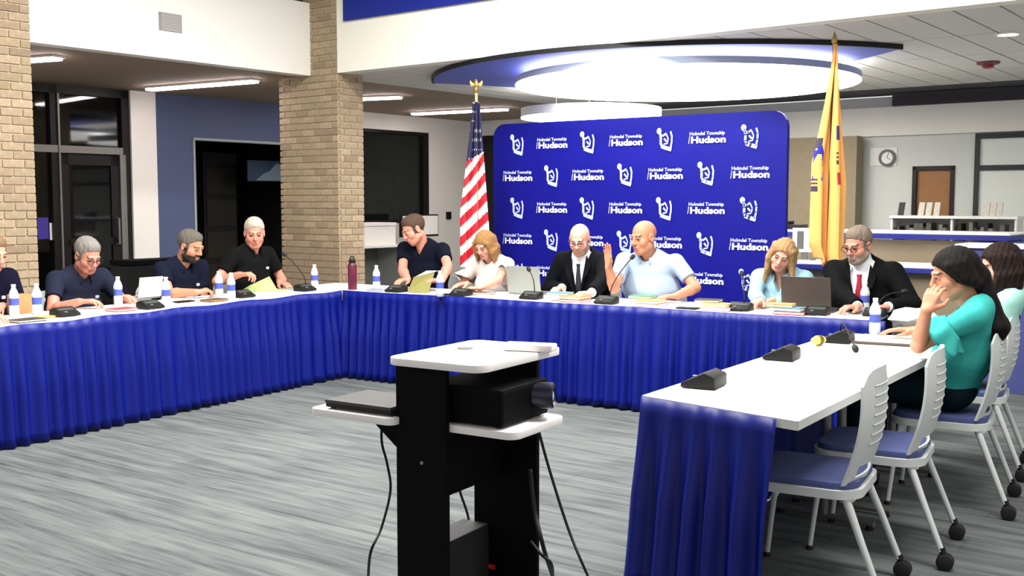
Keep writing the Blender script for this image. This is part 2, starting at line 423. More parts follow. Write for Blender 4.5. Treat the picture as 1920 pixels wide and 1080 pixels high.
for a, b, c, d in ((v_st0+.06, vm-.05, z_tr+.03, z_top-.06), (vm+.03, v_st1-.10, z_tr+.03, z_top-.06), (v_st0+.06, vm-.05, .1, z_tr-.05)):
    mb = MB(); wpanel(mb, a, b, c, d, t=.012, off=-.03); mb.build('pane', GLASS, sf, world=True)
va, vb = vm+.06, wpt(222, 300)[0]
mb = MB()
for a, b, c, d in ((va, va+.10, .02, z_tr-.06), (vb-.10, vb, .02, z_tr-.06), (va, vb, z_tr-.18, z_tr-.06), (va, vb, .02, .25), (va, vb, 1.0, 1.08)):
    wpanel(mb, a, b, c, d, t=.05, off=0)
dl = mb.build('door_leaf', DARKMETAL, sf, world=True)
mb = MB(); wpanel(mb, va+.1, vb-.1, .25, z_tr-.18, t=.01, off=-.02); mb.build('pane', GLASS, dl, world=True)
mb = MB(); mb.tube([BP(U_W+.01, vb-.05, 1.0), BP(U_W+.06, vb-.05, 1.0), BP(U_W+.06, vb-.05, 1.3), BP(U_W+.01, vb-.05, 1.3)], .012); mb.build('handle', ALU, dl, world=True)
v2 = wpt(237, 300)[0]
mb = MB(); wpanel(mb, vb+.01, v2-.02, 0.02, z_tr-.05, t=.03, off=.02); mb.build('side_jamb', ALU, sf, world=True)
# sticker + notice on glass
a0, z0 = wpt(72, 408); a1, z1 = wpt(94, 448)
mb = MB(); wpanel(mb, a0, a1, z1, z0, t=.003, off=-.024); base('window_notice', mb, mat('purple_print', (62, 44, 140), .5), 'purple notice stuck on the narrow glass pane', 'notice', loc=BP(U_W-.03, a0, z1))
a0, z0 = wpt(95, 418); a1, z1 = wpt(100, 450)
mb = MB(); wpanel(mb, a0, a1, z1, z0, t=.003, off=-.024); base('paper_strip', mb, PAPER, 'narrow white paper strip beside the purple notice', 'paper', loc=BP(U_W-.03, a0, z1))
# window in far aisle wall
wn = thing('window_1', 'dark window in the white aisle wall', 'window', BP(U_W, v_w0, z_w0)); del wn['category']; tag(wn, kind='structure')
mb = MB()
for a, b, c, d in ((v_w0, v_w0+.05, z_w0, z_w1), (v_w1-.12, v_w1, z_w0, z_w1), (v_w0, v_w1, z_w1-.05, z_w1), (v_w0, v_w1, z_w0, z_w0+.05)):
    wpanel(mb, a, b, c, d, t=.1, off=.01)
mb.build('frame', DARKMETAL, wn, world=True)
mb = MB(); wpanel(mb, v_w0+.05, v_w1-.12, z_w0+.05, z_w1-.05, t=.012, off=-.04); mb.build('pane', mat('green_dark_glass', (22, 28, 24), .06, var=0, alpha=.6, spec=.7), wn, world=True)
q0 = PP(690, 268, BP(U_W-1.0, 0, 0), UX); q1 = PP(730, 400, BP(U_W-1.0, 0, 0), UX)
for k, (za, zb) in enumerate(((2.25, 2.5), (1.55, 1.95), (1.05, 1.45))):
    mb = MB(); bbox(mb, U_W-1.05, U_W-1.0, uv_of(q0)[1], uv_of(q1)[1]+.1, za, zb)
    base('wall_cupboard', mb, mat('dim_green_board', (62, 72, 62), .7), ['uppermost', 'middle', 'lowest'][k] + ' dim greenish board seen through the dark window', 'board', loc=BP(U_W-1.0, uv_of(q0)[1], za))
# far library wall
def fpt(px, py): p = PP(px, py, BP(0, V_FAR, 0), VX); return uv_of(p)[0], p.z
u_d0, z_d1 = fpt(1712, 312); u_d1 = fpt(1791, 312)[0]
u_g0, z_g1 = fpt(1830, 251); z_g2 = fpt(1830, 315)[1]
u_blk0 = fpt(897, 300)[0]; u_blk1 = fpt(960, 300)[0]; z_blk1 = fpt(905, 262)[1]
mb = MB()
def fpanel(mb, u0, u1, z0, z1, t=.12, off=0.0): bbox(mb, u0, u1, V_FAR - off, V_FAR - off + t, z0, z1)
fpanel(mb, U_W, u_blk0, 0, ZC); fpanel(mb, u_blk0, u_blk1, z_blk1, ZC); fpanel(mb, u_blk1, u_d0, 0, ZC); fpanel(mb, u_d0, u_d1, z_d1, ZC); fpanel(mb, u_d1, u_g0, 0, ZC); fpanel(mb, u_g0, 12, 0, ZC, off=-.03)
tag(struct('wall_far', mb, GREYWALL), 'pale grey far wall of the library')
z_bh = fpt(1640, 256)[1]; u_p0 = fpt(1478, 300)[0]; u_p1 = fpt(1622, 300)[0]
mb = MB(); fpanel(mb, u_p1 - 3.2, 12, z_bh, ZC - .13, t=.1, off=.06)
tag(struct('wall_far_bulkhead', mb, CREAM), 'cream band along the top of the far wall')
us0 = fpt(1680, 190)[0]
mb = MB(); fpanel(mb, us0, 12, ZC - .13, ZC, t=.1, off=.14)
tag(struct('trim_4', mb, mat('dark_grey_strip', (58, 54, 58), .7)), 'dark strip where the library ceiling meets the far wall')  # plain dark grey band along the top of the far wall
mb = MB(); fpanel(mb, u_p0 - .3, u_p1, 0, z_bh, t=.2, off=.3)
tag(struct('trim_5', mb, mat('tan_pier_far', (150, 136, 112), .9, var=.12, scale=14)), 'tan brick pier in front of the far library wall')
# far door
fd = thing('door_2', 'wooden door with a dark frame in the far wall', 'door', BP(u_d0, V_FAR, 0)); del fd['category']; tag(fd, kind='structure')
mb = MB()
for a, b, c, d in ((u_d0, u_d0+.05, 0, z_d1), (u_d1-.05, u_d1, 0, z_d1), (u_d0, u_d1, z_d1-.05, z_d1)): fpanel(mb, a, b, c, d, t=.1, off=.02)
mb.build('frame', DARKMETAL, fd, world=True)
mb = MB(); fpanel(mb, u_d0+.05, u_d1-.05, 0.01, z_d1-.05, t=.04, off=-.02); mb.build('door_leaf', WOOD, fd, world=True)
# cased opening / glazed screen at right
gs = thing('window_2', 'dark framed white screen in the far wall', 'window', BP(u_g0, V_FAR, 0)); del gs['category']; tag(gs, kind='structure')
mb = MB()
for a, b, c, d in ((u_g0, u_g0+.05, 0, z_g1), (u_g0, 11, z_g1-.06, z_g1), (u_g0, 11, z_g2-.03, z_g2+.03)): fpanel(mb, a, b, c, d, t=.06, off=.03)
mb.build('frame', mat('green_black_frame', (24, 34, 30), .5), gs, world=True)
for c, d in ((z_g2+.03, z_g1-.06), (0.02, z_g2-.03)):
    mb = MB(); fpanel(mb, u_g0+.05, 11, c, d, t=.02, off=-.005); mb.build('pane', mat('white_screen', (222, 226, 218), .5, var=.02), gs, world=True)
# black recess left of the backdrop
mb = MB(); fpanel(mb, u_blk0+.02, u_blk1, 0, z_blk1, t=.02, off=-.08); bd = struct('door_3', mb, mat('black_door', (18, 20, 19), .5)); tag(bd, 'black door beside the blue backdrop')
mb = MB(); fpanel(mb, u_blk0-.02, u_blk1+.02, z_blk1-.02, z_blk1+.06, t=.08, off=.03); mb.build('door_head', DARKMETAL, bd)
# clock on a white board
a0, z0 = fpt(1632, 278); a1, z1 = fpt(1682, 310)
mb = MB(); fpanel(mb, a0, a1, z1, z0, t=.01, off=.012); base('notice_board', mb, WHITE, 'small white board on the wall behind the clock', 'board', loc=BP(a0, V_FAR, z1))
ck_u, ck_z = fpt(1665, 296)
ck = thing('wall_clock', 'round wall clock with a grey rim and white face', 'clock', BP(ck_u, V_FAR - .012, ck_z))
rc = .105
mb = MB(); mb.lathe([(rc, 0), (rc, .03), (rc-.03, .04), (rc-.03, .02)], BP(ck_u, V_FAR-.013, ck_z), 28, -VX); mb.build('rim', mat('clock_rim', (110, 112, 112), .4), ck, world=True, smooth='auto')
mb = MB(); mb.lathe([(rc-.03, 0), (rc-.03, .022)], BP(ck_u, V_FAR-.013, ck_z), 28, -VX); mb.build('face', PAPER, ck, world=True)
for L, an in ((.05, 2.1), (.065, .3)):
    mb = MB(); d = UX*math.sin(an) + ZX*math.cos(an); mb.tube([BP(ck_u, V_FAR-.038, ck_z), BP(ck_u, V_FAR-.038, ck_z) + d*L], .003, 6); mb.build('hand', BLACKP, ck, world=True)
# thermostat
v_t, z_t = wpt(840, 404)
mb = MB(); wpanel(mb, v_t-.05, v_t+.05, z_t-.06, z_t+.06, t=.03, off=.031); base('thermostat', mb, BLACKP, 'small dark thermostat on the white wall', 'thermostat', loc=BP(U_W, v_t, z_t), bevel=.005)

# ------------------------------------------------------------------ lamps in the ceilings
def tube_lamp(pa, pb, label):
    a, b = PZ(*pa, ZC), PZ(*pb, ZC); a.z = b.z = 0
    d = (b - a); L = d.length; d.normalize(); n = V3((-d.y, d.x, 0))
    t = thing('linear_ceiling_lamp', label, 'ceiling lamp', (a + b)/2 + ZX*(ZC-.05), 0, 'linear lamps of the side aisle')
    mb = MB(); mb.obox((a+b)/2 + ZX*(ZC-.012), d*(L/2+.01), n*.07, ZX*.011); mb.build('housing', WHITE, t, world=True)
    mb = MB(); mb.obox((a+b)/2 + ZX*(ZC-.034), d*(L/2), n*.055, ZX*.012); mb.build('diffuser', LAMP, t, world=True, bevel=.006)
tube_lamp((280, 163), (478, 147), 'linear ceiling lamp in front of the slate blue wall')
tube_lamp((-60, 115), (108, 103), 'linear ceiling lamp next to the glass entrance')
tube_lamp((560, 186), (750, 178), 'linear ceiling lamp beyond the brick corner pier')
tube_lamp((775, 210), (950, 201), 'linear ceiling lamp above the national flag')
def disc_light(px, py, label, r=.09, z=ZC):
    p = PZ(px, py, z)
    t = thing('recessed_downlight', label, 'downlight', p)
    mb = MB(); mb.lathe([(r+.02, .0), (r+.02, -.012), (r, -.012), (r, -.002)], p, 24); mb.build('trim_ring', WHITE, t, world=True, smooth='auto')
    mb = MB(); mb.lathe([(r, -.003), (r, -.009)], p, 24); mb.build('lens', DOWNL, t, world=True)
disc_light(1890, 63, 'round downlight near the smoke detector', .075)
disc_light(1578, 116, 'round downlight behind the yellow flag', .075)
disc_light(771, 241, 'round downlight above the dark window', .08)
p = PZ(1853, 116, ZC)
t = thing('smoke_detector', 'dark red smoke detector on the library ceiling', 'smoke detector', p)
mb = MB(); mb.lathe([(.10, 0), (.10, -.02), (.07, -.03)], p, 24); mb.build('base_plate', mat('dark_red_plastic', (120, 60, 70), .5), t, world=True, smooth='auto')
mb = MB(); mb.lathe([(.05, -.03), (.05, -.05), (.03, -.06)], p, 20); mb.build('sensor', mat('red_plastic', (150, 40, 50), .4), t, world=True, smooth='auto')
# blue crescent canopy and luminous discs
ZB = 2.752
oc = PZ(1250, 85, ZB); e1 = PZ(815, 156, ZB); e2 = PZ(1690, 92, ZB)
def circ3(a, b, c):
    ax, ay, bx, by, cx, cy = a.x, a.y, b.x, b.y, c.x, c.y
    d = 2*(ax*(by-cy)+bx*(cy-ay)+cx*(ay-by))
    ux = ((ax*ax+ay*ay)*(by-cy)+(bx*bx+by*by)*(cy-ay)+(cx*cx+cy*cy)*(ay-by))/d
    uy = ((ax*ax+ay*ay)*(cx-bx)+(bx*bx+by*by)*(ax-cx)+(cx*cx+cy*cy)*(bx-ax))/d
    c0 = V3((ux, uy, 0)); return c0, (V3((ax, ay, 0))-c0).length
cc, rr = circ3(oc, e1, e2)
print('OVAL', cc, rr)
a1 = math.atan2(e1.y-cc.y, e1.x-cc.x); a2 = math.atan2(e2.y-cc.y, e2.x-cc.x)
if a1 > 0: a1 -= 2*math.pi
N = 48
arc = [V3((cc.x+rr*math.cos(a1+(a2-a1)*k/N), cc.y+rr*math.sin(a1+(a2-a1)*k/N), 0)) for k in range(N+1)]
inner_end = [PZ(1700, 118, ZB), PZ(1000, 166, ZB)]
for q in inner_end: q.z = 0
poly = arc + [PZ(1590, 118, ZB) - ZX*ZB] + [inner_end[1]]
cv = thing('ceiling_canopy', 'blue crescent ceiling canopy with a black rim', 'canopy', V3((cc.x, cc.y, ZB)))
mb = MB(); mb.prism([q + ZX*ZB for q in poly], ZX*.02); mb.build('soffit_panel', OVALBLUE, cv, world=True)
mb = MB()
for k in range(N):
    p0, p1 = arc[k], arc[k+1]; n0 = (p0-cc).normalized(); n1 = (p1-cc).normalized()
    mb.add([p0+ZX*(ZB-.005), p1+ZX*(ZB-.005), p1+ZX*(ZC-.003), p0+ZX*(ZC-.003), p0+n0*.02+ZX*(ZB-.005), p1+n1*.02+ZX*(ZB-.005), p1+n1*.02+ZX*(ZC-.003), p0+n0*.02+ZX*(ZC-.003)],
           [(0, 1, 2, 3), (4, 7, 6, 5), (0, 4, 5, 1), (3, 2, 6, 7), (0, 3, 7, 4), (1, 5, 6, 2)])
mb.build('rim', mat('black_rim', (14, 14, 18), .6), cv, world=True)
def lum_disc(c, r, z0, z1, label, rimmat):
    t = thing('luminous_disc', label, 'ceiling lamp', V3((c.x, c.y, z0)))
    mb = MB(); mb.lathe([(r, z0-.0+.012), (r, z1), (r-.05, z1), (r-.05, z0+.012)], V3((c.x, c.y, 0)), 64); mb.build('rim', rimmat, t, world=True, smooth='auto')
    mb = MB(); mb.lathe([(r, z0), (r, z0+.012)], V3((c.x, c.y, 0)), 64); mb.build('diffuser', LAMPD, t, world=True)
    mb = MB()
    for k in range(3):
        an = k*2.1+.4; q = V3((c.x+(r*.6)*math.cos(an), c.y+(r*.6)*math.sin(an), 0)); mb = MB(); mb.tube([q+ZX*z1, q+ZX*(ZB if r > 1 else ZC)], .004, 6); mb.build('hanger', CHROME, t, world=True)
    mb = MB(); mb.lathe([(r-.05, z1-.01), (r-.05, z1)], V3((c.x, c.y, 0)), 64); mb.build('uplight_plate', UPLIGHT, t, world=True)
dcirc, dr = circ3(PZ(1010, 165, 2.62), PZ(1250, 128, 2.62), PZ(1590, 130, 2.62))
print('DISC', dcirc, dr)
lum_disc(V3((1.65, 10.35, 0)), 1.62, 2.60, 2.67, 'large luminous ceiling disc below the blue crescent canopy', mat('disc_rim_shade_blue', (168, 178, 206), .5))  # blue-grey rim colour stands in for shade on the white disc
q = PD(1108, 214, 12.3)
lum_disc(V3((q.x, q.y, 0)), .80, 2.44, 2.55, 'smaller luminous disc hanging behind the backdrop top', WHITE)
# ================================================================== BACKDROP
bl, br_ = PZ(929, 234, 2.25), PZ(1479, 206, 2.25)
bl.z = br_.z = 0
BD = (br_ - bl); BW = BD.length; BD.normalize(); BN = V3((BD.y, -BD.x, 0))       # towards the camera
print('BACKDROP', bl, br_, BW)
bkd = thing('step_banner', 'royal blue fabric press backdrop with rows of white emblems and lettering', 'backdrop', bl, 0)
def bpt(s, z, o=0.0): return bl + BD*s + ZX*z + BN*o
out = rrect(BW, 2.22, .13, 8)
nx = 60
mb = MB()
# gently rippled front fabric: vertical strips inside a rounded outline
def top_of(s):
    d = min(s, BW - s); r = .13
    return 2.25 if d >= r else 2.25 - r + math.sqrt(max(0, r*r - (r-d)**2))
def rip(s): return .006*math.sin(s*1.6+.6)
vs = []; fs = []
ss = sorted(set([BW*k/nx for k in range(nx+1)] + [.01, .03, .06, .1, BW-.01, BW-.03, BW-.06, BW-.1]))
for s in ss:
    t = top_of(s); 
    vs += [bpt(s, .03, .03+rip(s)), bpt(s, t, .03+rip(s)), bpt(s, t, -.03), bpt(s, .03, -.03)]
n = len(ss)
for i in range(n-1):
    a, b = i*4, (i+1)*4
    fs += [(a, b, b+1, a+1), (a+1, b+1, b+2, a+2), (a+2, b+2, b+3, a+3), (a+3, b+3, b, a)]
fs += [(0, 1, 2, 3), ((n-1)*4+3, (n-1)*4+2, (n-1)*4+1, (n-1)*4)]
mb.add(vs, fs); mb.build('fabric_panel', BACKBLUE, bkd, world=True)
for s in (.35, BW-.35):
    mb = MB(); mb.obox(bpt(s, .015, 0), BD*.04, BN*.2, ZX*.015); mb.build('foot', ALU, bkd, world=True)
# print: text mesh and emblem mesh, local plane x along BD, y up
def text_mesh(lines):
    bms = bmesh.new()
    for txt, size, x, y, sx, off in lines:
        cu = bpy.data.curves.new('t', 'FONT'); cu.body = txt; cu.size = size; cu.align_x = 'CENTER'; cu.align_y = 'CENTER'; cu.offset = off
        cu.resolution_u = 2
        o = bpy.data.objects.new('t', cu); COL.objects.link(o)
        bpy.context.view_layer.update()
        me = bpy.data.meshes.new_from_object(o.evaluated_get(bpy.context.evaluated_depsgraph_get()))
        xs = [v.co.x for v in me.vertices]; w = max(xs) - min(xs)
        me.transform(Matrix.Translation((x, y, 0)) @ Matrix.Diagonal((sx/w, 1, 1, 1)))
        bms.from_mesh(me); bpy.data.objects.remove(o); bpy.data.meshes.remove(me)
    me = bpy.data.meshes.new('lettering'); bms.to_mesh(me); bms.free(); return me
word = text_mesh([('Holmdel Township', .042, 0.0, .034, .33, .0005), ('/', .085, -.168, -.022, .014, .002), ('Hudson', .078, .012, -.022, .325, .003)])
word.materials.append(PRINT)
def stroke(mb, pts, w):
    for i in range(len(pts)-1):
        a, b = V3((*pts[i], 0)), V3((*pts[i+1], 0)); d = (b-a).normalized(); nn = V3((-d.y, d.x, 0))*w/2
        a2, b2 = a - d*w*.3, b + d*w*.3
        mb.add([a2-nn, b2-nn, b2+nn, a2+nn], [(0, 1, 2, 3)])
mb = MB()
mb.add([(-.062+.024*math.cos(k*.4488), .07+.028*math.sin(k*.4488), 0) for k in range(14)], [list(range(14))])
stroke(mb, [(-.052, .05), (-.045, .01), (-.045, -.04), (-.03, -.066)], .022)
stroke(mb, [(-.03, -.066), (.0, -.078), (.05, -.092)], .034)
stroke(mb, [(.052, -.08), (.062, -.03), (.064, .02), (.052, .06)], .016)
stroke(mb, [(-.05, .03), (-.02, .03), (.005, .045)], .018)
stroke(mb, [(.01, .04), (.028, 0), (.018, -.04), (-.012, -.045)], .012)
stroke(mb, [(-.01, .0), (.008, -.02)], .016)
emb = mb.mesh('emblem', mat('emblem_print', (176, 190, 240), .6, var=.05))
RBd = Matrix.Rotation(math.atan2(BD.y, BD.x), 4, 'Z') @ Matrix.Rotation(math.pi/2, 4, 'X')
s0 = None
def s_of(px, py): p = PP(px, py, bl, BN); return (p - bl).dot(BD), p.z
sa, zr = s_of(975, 271); sb, _ = s_of(1410, 257)
dcol = (sb - sa)/6
_, z5 = s_of(975, 389); drow = (zr - z5)/2
for r in range(7):
    for c in range(7):
        z = zr - drow*r; s = sa + dcol*c
        is_emb = (r + c) % 2 == 0
        o = link(bpy.data.objects.new('emblem' if is_emb else 'lettering', emb if is_emb else word)); o.parent = bkd
        o.location = bpt(s, z, .034+rip(s)+.005) - bl
        o.rotation_euler = RBd.to_euler()

# ================================================================== FLAGS
def flag(name, label, px, y, top_py, w_fn, t_rng, colour_fn, mats, pole_mat, base_r, finial, lean=0.0, group=None, zbot=None):
    top = PD(px, top_py, y); root = V3((top.x + lean, top.y, 0))
    f = thing(name, label, 'flag', root)
    mb = MB(); mb.lathe([(base_r, 0), (base_r, .02), (base_r*.6, .05), (.03, .07), (.025, .12), (.016, .14)], root, 24); mb.build('stand', GOLD, f, world=True, smooth='auto')
    mb = MB(); mb.tube([root + ZX*.1, V3((top.x, top.y, top.z-.08))], .013, 10); mb.build('pole', pole_mat, f, world=True, smooth=True)
    finial(f, V3((top.x, top.y, top.z-.09)))
    # cloth: columns around the fold, rows down
    NS, NT = 96, 110
    z0, z1 = t_rng
    verts = []; faces = []; mi = []; seff = []
    for j in range(NT+1):
        t = j/NT
        l, r, dep, nf = w_fn(t)                  # left/right reach from pole (m), depth and fold count
        for i in range(NS+1):
            s = i/NS
            ph = s*nf*2*math.pi
            x = -l + (l + r)*s + .35*dep*math.sin(2*ph+1.0+t)
            yy = dep*math.cos(ph + .6*math.sin(3*t)) - .028
            z = z0 + (z1 - z0)*t
            z += (zbot(s, t) if zbot else 0)
            lx = lean*(1 - (z)/top.z)
            verts.append((x + lx, yy, z)); seff.append(min(1, max(0, (x + l)/(l + r))))
    for j in range(NT):
        for i in range(NS):
            a = j*(NS+1)+i; faces.append((a, a+1, a+NS+2, a+NS+1)); mi.append(colour_fn(seff[a], (j+.5)/NT))
    me = bpy.data.meshes.new('cloth'); me.from_pydata([(v[0]+top.x-root.x-lean*(1-v[2]/top.z)*0, v[1], v[2]) for v in verts], [], faces)
    for m in mats: me.materials.append(m)
    me.polygons.foreach_set('material_index', mi); me.polygons.foreach_set('use_smooth', [True]*len(mi))
    o = link(bpy.data.objects.new('cloth', me)); o.parent = f
    return f, top
def eagle(f, p):
    mb = MB(); mb.lathe([(.012, 0), (.022, .01), (.03, .03), (.022, .05), (.01, .055)], p, 16); mb.build('finial_ball', GOLD, f, world=True, smooth='auto')
    mb = MB(); mb.lathe([(.008, 0), (.022, .02), (.02, .05), (.01, .075)], p+ZX*.05, 10)
    for sgn in (-1, 1):
        mb.prism([p+V3((sgn*.01, 0, .075)), p+V3((sgn*.055, -.01, .115)), p+V3((sgn*.06, -.01, .09)), p+V3((sgn*.045, -.01, .06))], V3((0, .012, 0)))
    mb.build('eagle', GOLD, f, world=True)
def spear(f, p):
    mb = MB(); mb.lathe([(.014, 0), (.02, .01), (.012, .02), (.022, .045), (.012, .085), (.001, .12)], p, 12); mb.build('spear_tip', GOLD, f, world=True, smooth='auto')
FR, FWH, FN = mat('flag_red', (196, 26, 44), .8), mat('flag_white', (240, 232, 224), .8), mat('flag_navy', (28, 28, 66), .8)
usY = 9.9
usz = lambda py: PD(893, py, usY).z
def us_w(t):
    l = .032 + .128*min(1, t*1.5)**1.1; r = .027 + .075*min(1, t*1.3); return l, r, .022 + .028*t, 2.5
def us_c(s, t):
    ph = t + .10*(s-.45) 
    if t < .33 - .06*(s-.5):
        if s > .5 and random.random() < 0.0: return 1
        return 2 if not ((int(s*40) % 6 == 0) and (int(t*90) % 5 == 0)) else 1
    k = int(math.floor((t + .16*(s-.5))*17 - 5.6))
    return 1 if k % 2 == 0 else 0
us, ust = flag('flag_on_pole', 'furled stars and stripes flag on a pole with a gilt eagle', 893, usY, 156, us_w, (usz(192), usz(500)), us_c, [FR, FWH, FN], mat('pale_pole', (186, 170, 130), .4), .12, eagle)
FY, FB2, FR2, FD2 = mat('flag_buff', (240, 178, 100), .8), mat('flag_blue', (36, 36, 150), .8), mat('flag_crimson', (176, 50, 40), .8), mat('flag_dark', (60, 54, 74), .8)
njY = 8.15
njz = lambda py: PD(1562, py, njY).z
def nj_w(t):
    l = .013 + .146*min(1, t*1.9)**1.3; r = .013 + .097*min(1, t*1.6)**1.2
    if t > .93: l *= 1 - (t-.93)*4
    return l, r, .015 + .035*min(1, t*2), 2.0
def nj_c(s, t):
    # left part of the seal: blue ribbon arcs, right part: shield edges
    def el(cx, cy, rx, ry): return ((s-cx)/rx)**2 + ((t-cy)/ry)**2
    if .75 < el(.16, .56, .15, .085) < 1.6 and s < .3 and t < .62: return 1
    if s < .16 and .60 < t < .67 and int(t*150) % 3 != 0: return 3
    if s < .2 and .42 < t < .46: return 3
    if .70 < s < .86:
        if .36 < t < .43: return 3 if int(t*130 + s*20) % 3 else 1
        if .46 < t < .55 and s < .78: return 3 if int(t*90) % 2 else 0
        if .57 < t < .63: return 2
    return 0
nj, njt = flag('state_flag_on_pole', 'furled buff yellow flag with a partly hidden crest on a brown pole', 1565, njY, 66, nj_w, (njz(84), njz(500)), nj_c, [FY, FB2, FR2, FD2], mat('brown_pole', (92, 52, 30), .5), .12, spear, lean=-.02,
               zbot=lambda s, t: (.16*abs(s-.75) + .03*math.sin(9*s))*max(0, t-.55)*2 - .10*max(0, t-.6))

# ================================================================== TABLES
ZT = 0.745
LI0 = PZ(0, 613, ZT); CI = PZ(641, 544, ZT); RI = PZ(1625, 601, ZT)
for q in (LI0, CI, RI): q.z = 0
dL = (CI - LI0).normalized(); oL = V3((-dL.y, dL.x, 0))          # outward (away from room centre)
dM = (RI - CI).normalized(); oM = V3((-dM.y, dM.x, 0))
print('TABLES', LI0, CI, RI, (CI-LI0).length, (RI-CI).length, math.degrees(dL.angle(dM)))
TD = .60
def table(label, quad, group='meeting tables', legs=True):
    """quad: inner0, inner1, outer1, outer0 (world xy)"""
    c = sum(quad, V3((0, 0, 0)))/4
    t = thing('folding_table', label, 'table', c, 0, group)
    mb = MB(); mb.prism([q + ZX*(ZT-.03) for q in quad], ZX*.03); tp = mb.build('tabletop', TABLETOP, t, world=True, bevel=.004)
    mb = MB()
    n = 4
    for i in range(n):
        a, b = quad[i], quad[(i+1) % n]; d = (b-a).normalized(); nn = V3((d.y, -d.x, 0))
        if nn.dot((a+b)/2 - c) < 0: nn = -nn
        mb.obox((a+b)/2 + nn*.002 + ZX*(ZT-.0175), d*((b-a).length/2+.002), nn*.0025, ZX*.0165)
    mb.build('edge_band', TABLEEDGE, t, world=True)
    wd = ((quad[3]-quad[0]) + (quad[2]-quad[1])).normalized()
    for fr_ in (.09, .91):
        q = (quad[0]+quad[3])/2*(1-fr_) + (quad[1]+quad[2])/2*fr_; q.z = 0
        mb = MB(); mb.tube([q + ZX*(ZT-.03), q + ZX*.035], .022, 10); lg = mb.build('leg', ALU, t, world=True, smooth='auto')
        mb = MB(); mb.tube([q - wd*.24 + ZX*.03, q + wd*.24 + ZX*.03], .016, 8); mb.build('foot_bar', ALU, lg, world=True, smooth='auto')
        for e_ in (-.22, .22):
            mb = MB(); mb.lathe([(.02, 0), (.02, .012), (.014, .02)], q + wd*e_, 10); mb.build('glide', BLACKRUB, lg, world=True)
    a, b = (quad[0]+quad[3])/2, (quad[1]+quad[2])/2
    mb = MB(); mb.obox((a+b)/2 + ZX*(ZT-.06), (b-a).normalized()*((b-a).length*.42), V3((0, 0, .02)).cross((b-a).normalized()), ZX*.018); mb.build('under_beam', CHROME, t, world=True)
    return t
LN = LI0 - dL*1.5
lenL = (CI - LN).length
nearer = ['nearest the brick pier by the glass entrance', 'x', 'meeting the skirted cross table']
for k in range(3):
    a, b = LN + dL*(lenL*k/3 + .006), LN + dL*(lenL*(k+1)/3 - .006 - (.02 if k == 2 else 0))
    table('white table behind the blue skirt, ' + ['under the sitter cut off by the picture edge', 'in front of the man with grey hair and glasses', 'in front of the white haired man in black'][k], [a, b, b + oL*TD, a + oL*TD])
lenM = (RI - CI).length
for k in range(3):
    a, b = CI + dM*(lenM*k/3 + .006), CI + dM*(lenM*(k+1)/3 - .006)
    table('white folding table in front of the backdrop, ' + ['beside the maroon flask', 'between the two bald men', 'below the yellow flag'][k], [a, b, b + oM*TD, a + oM*TD])
# corner table filling the L
table('white corner table joining the two skirted rows', [CI + oM*.008 - dM*.014, CI + oM*TD - dM*.014, CI + oM*TD + oL*TD, CI + oL*TD + oM*.008])
A1 = PZ(1206, 741, ZT); B1 = PZ(1495, 789, ZT)
dRr = ((PZ(1500, 645, ZT) - A1).normalized() + (PZ(1622, 729, ZT) - B1).normalized()).normalized(); dRr.z = 0; dRr.normalize()
for q in (A1, B1): q.z = 0
print('RIGHT', A1, B1, dRr, 'angle', math.degrees(math.atan2(dRr.x, dRr.y)), 'width', (B1-A1).length)
pR = V3((dRr.y, -dRr.x, 0))
A2 = A1 + dRr*1.33; B2 = A1 + pR*(B1-A1).dot(pR) + dRr*1.33
A3 = A2 + dRr*1.1; B3 = B2 + dRr*1.1
table('white folding table with a bare top and two grey chairs pushed up to it', [A1, A2, B2, B1])
table('white folding table in front of the woman in teal', [A2 + dRr*.01, A3, B3, B2 + dRr*.01])

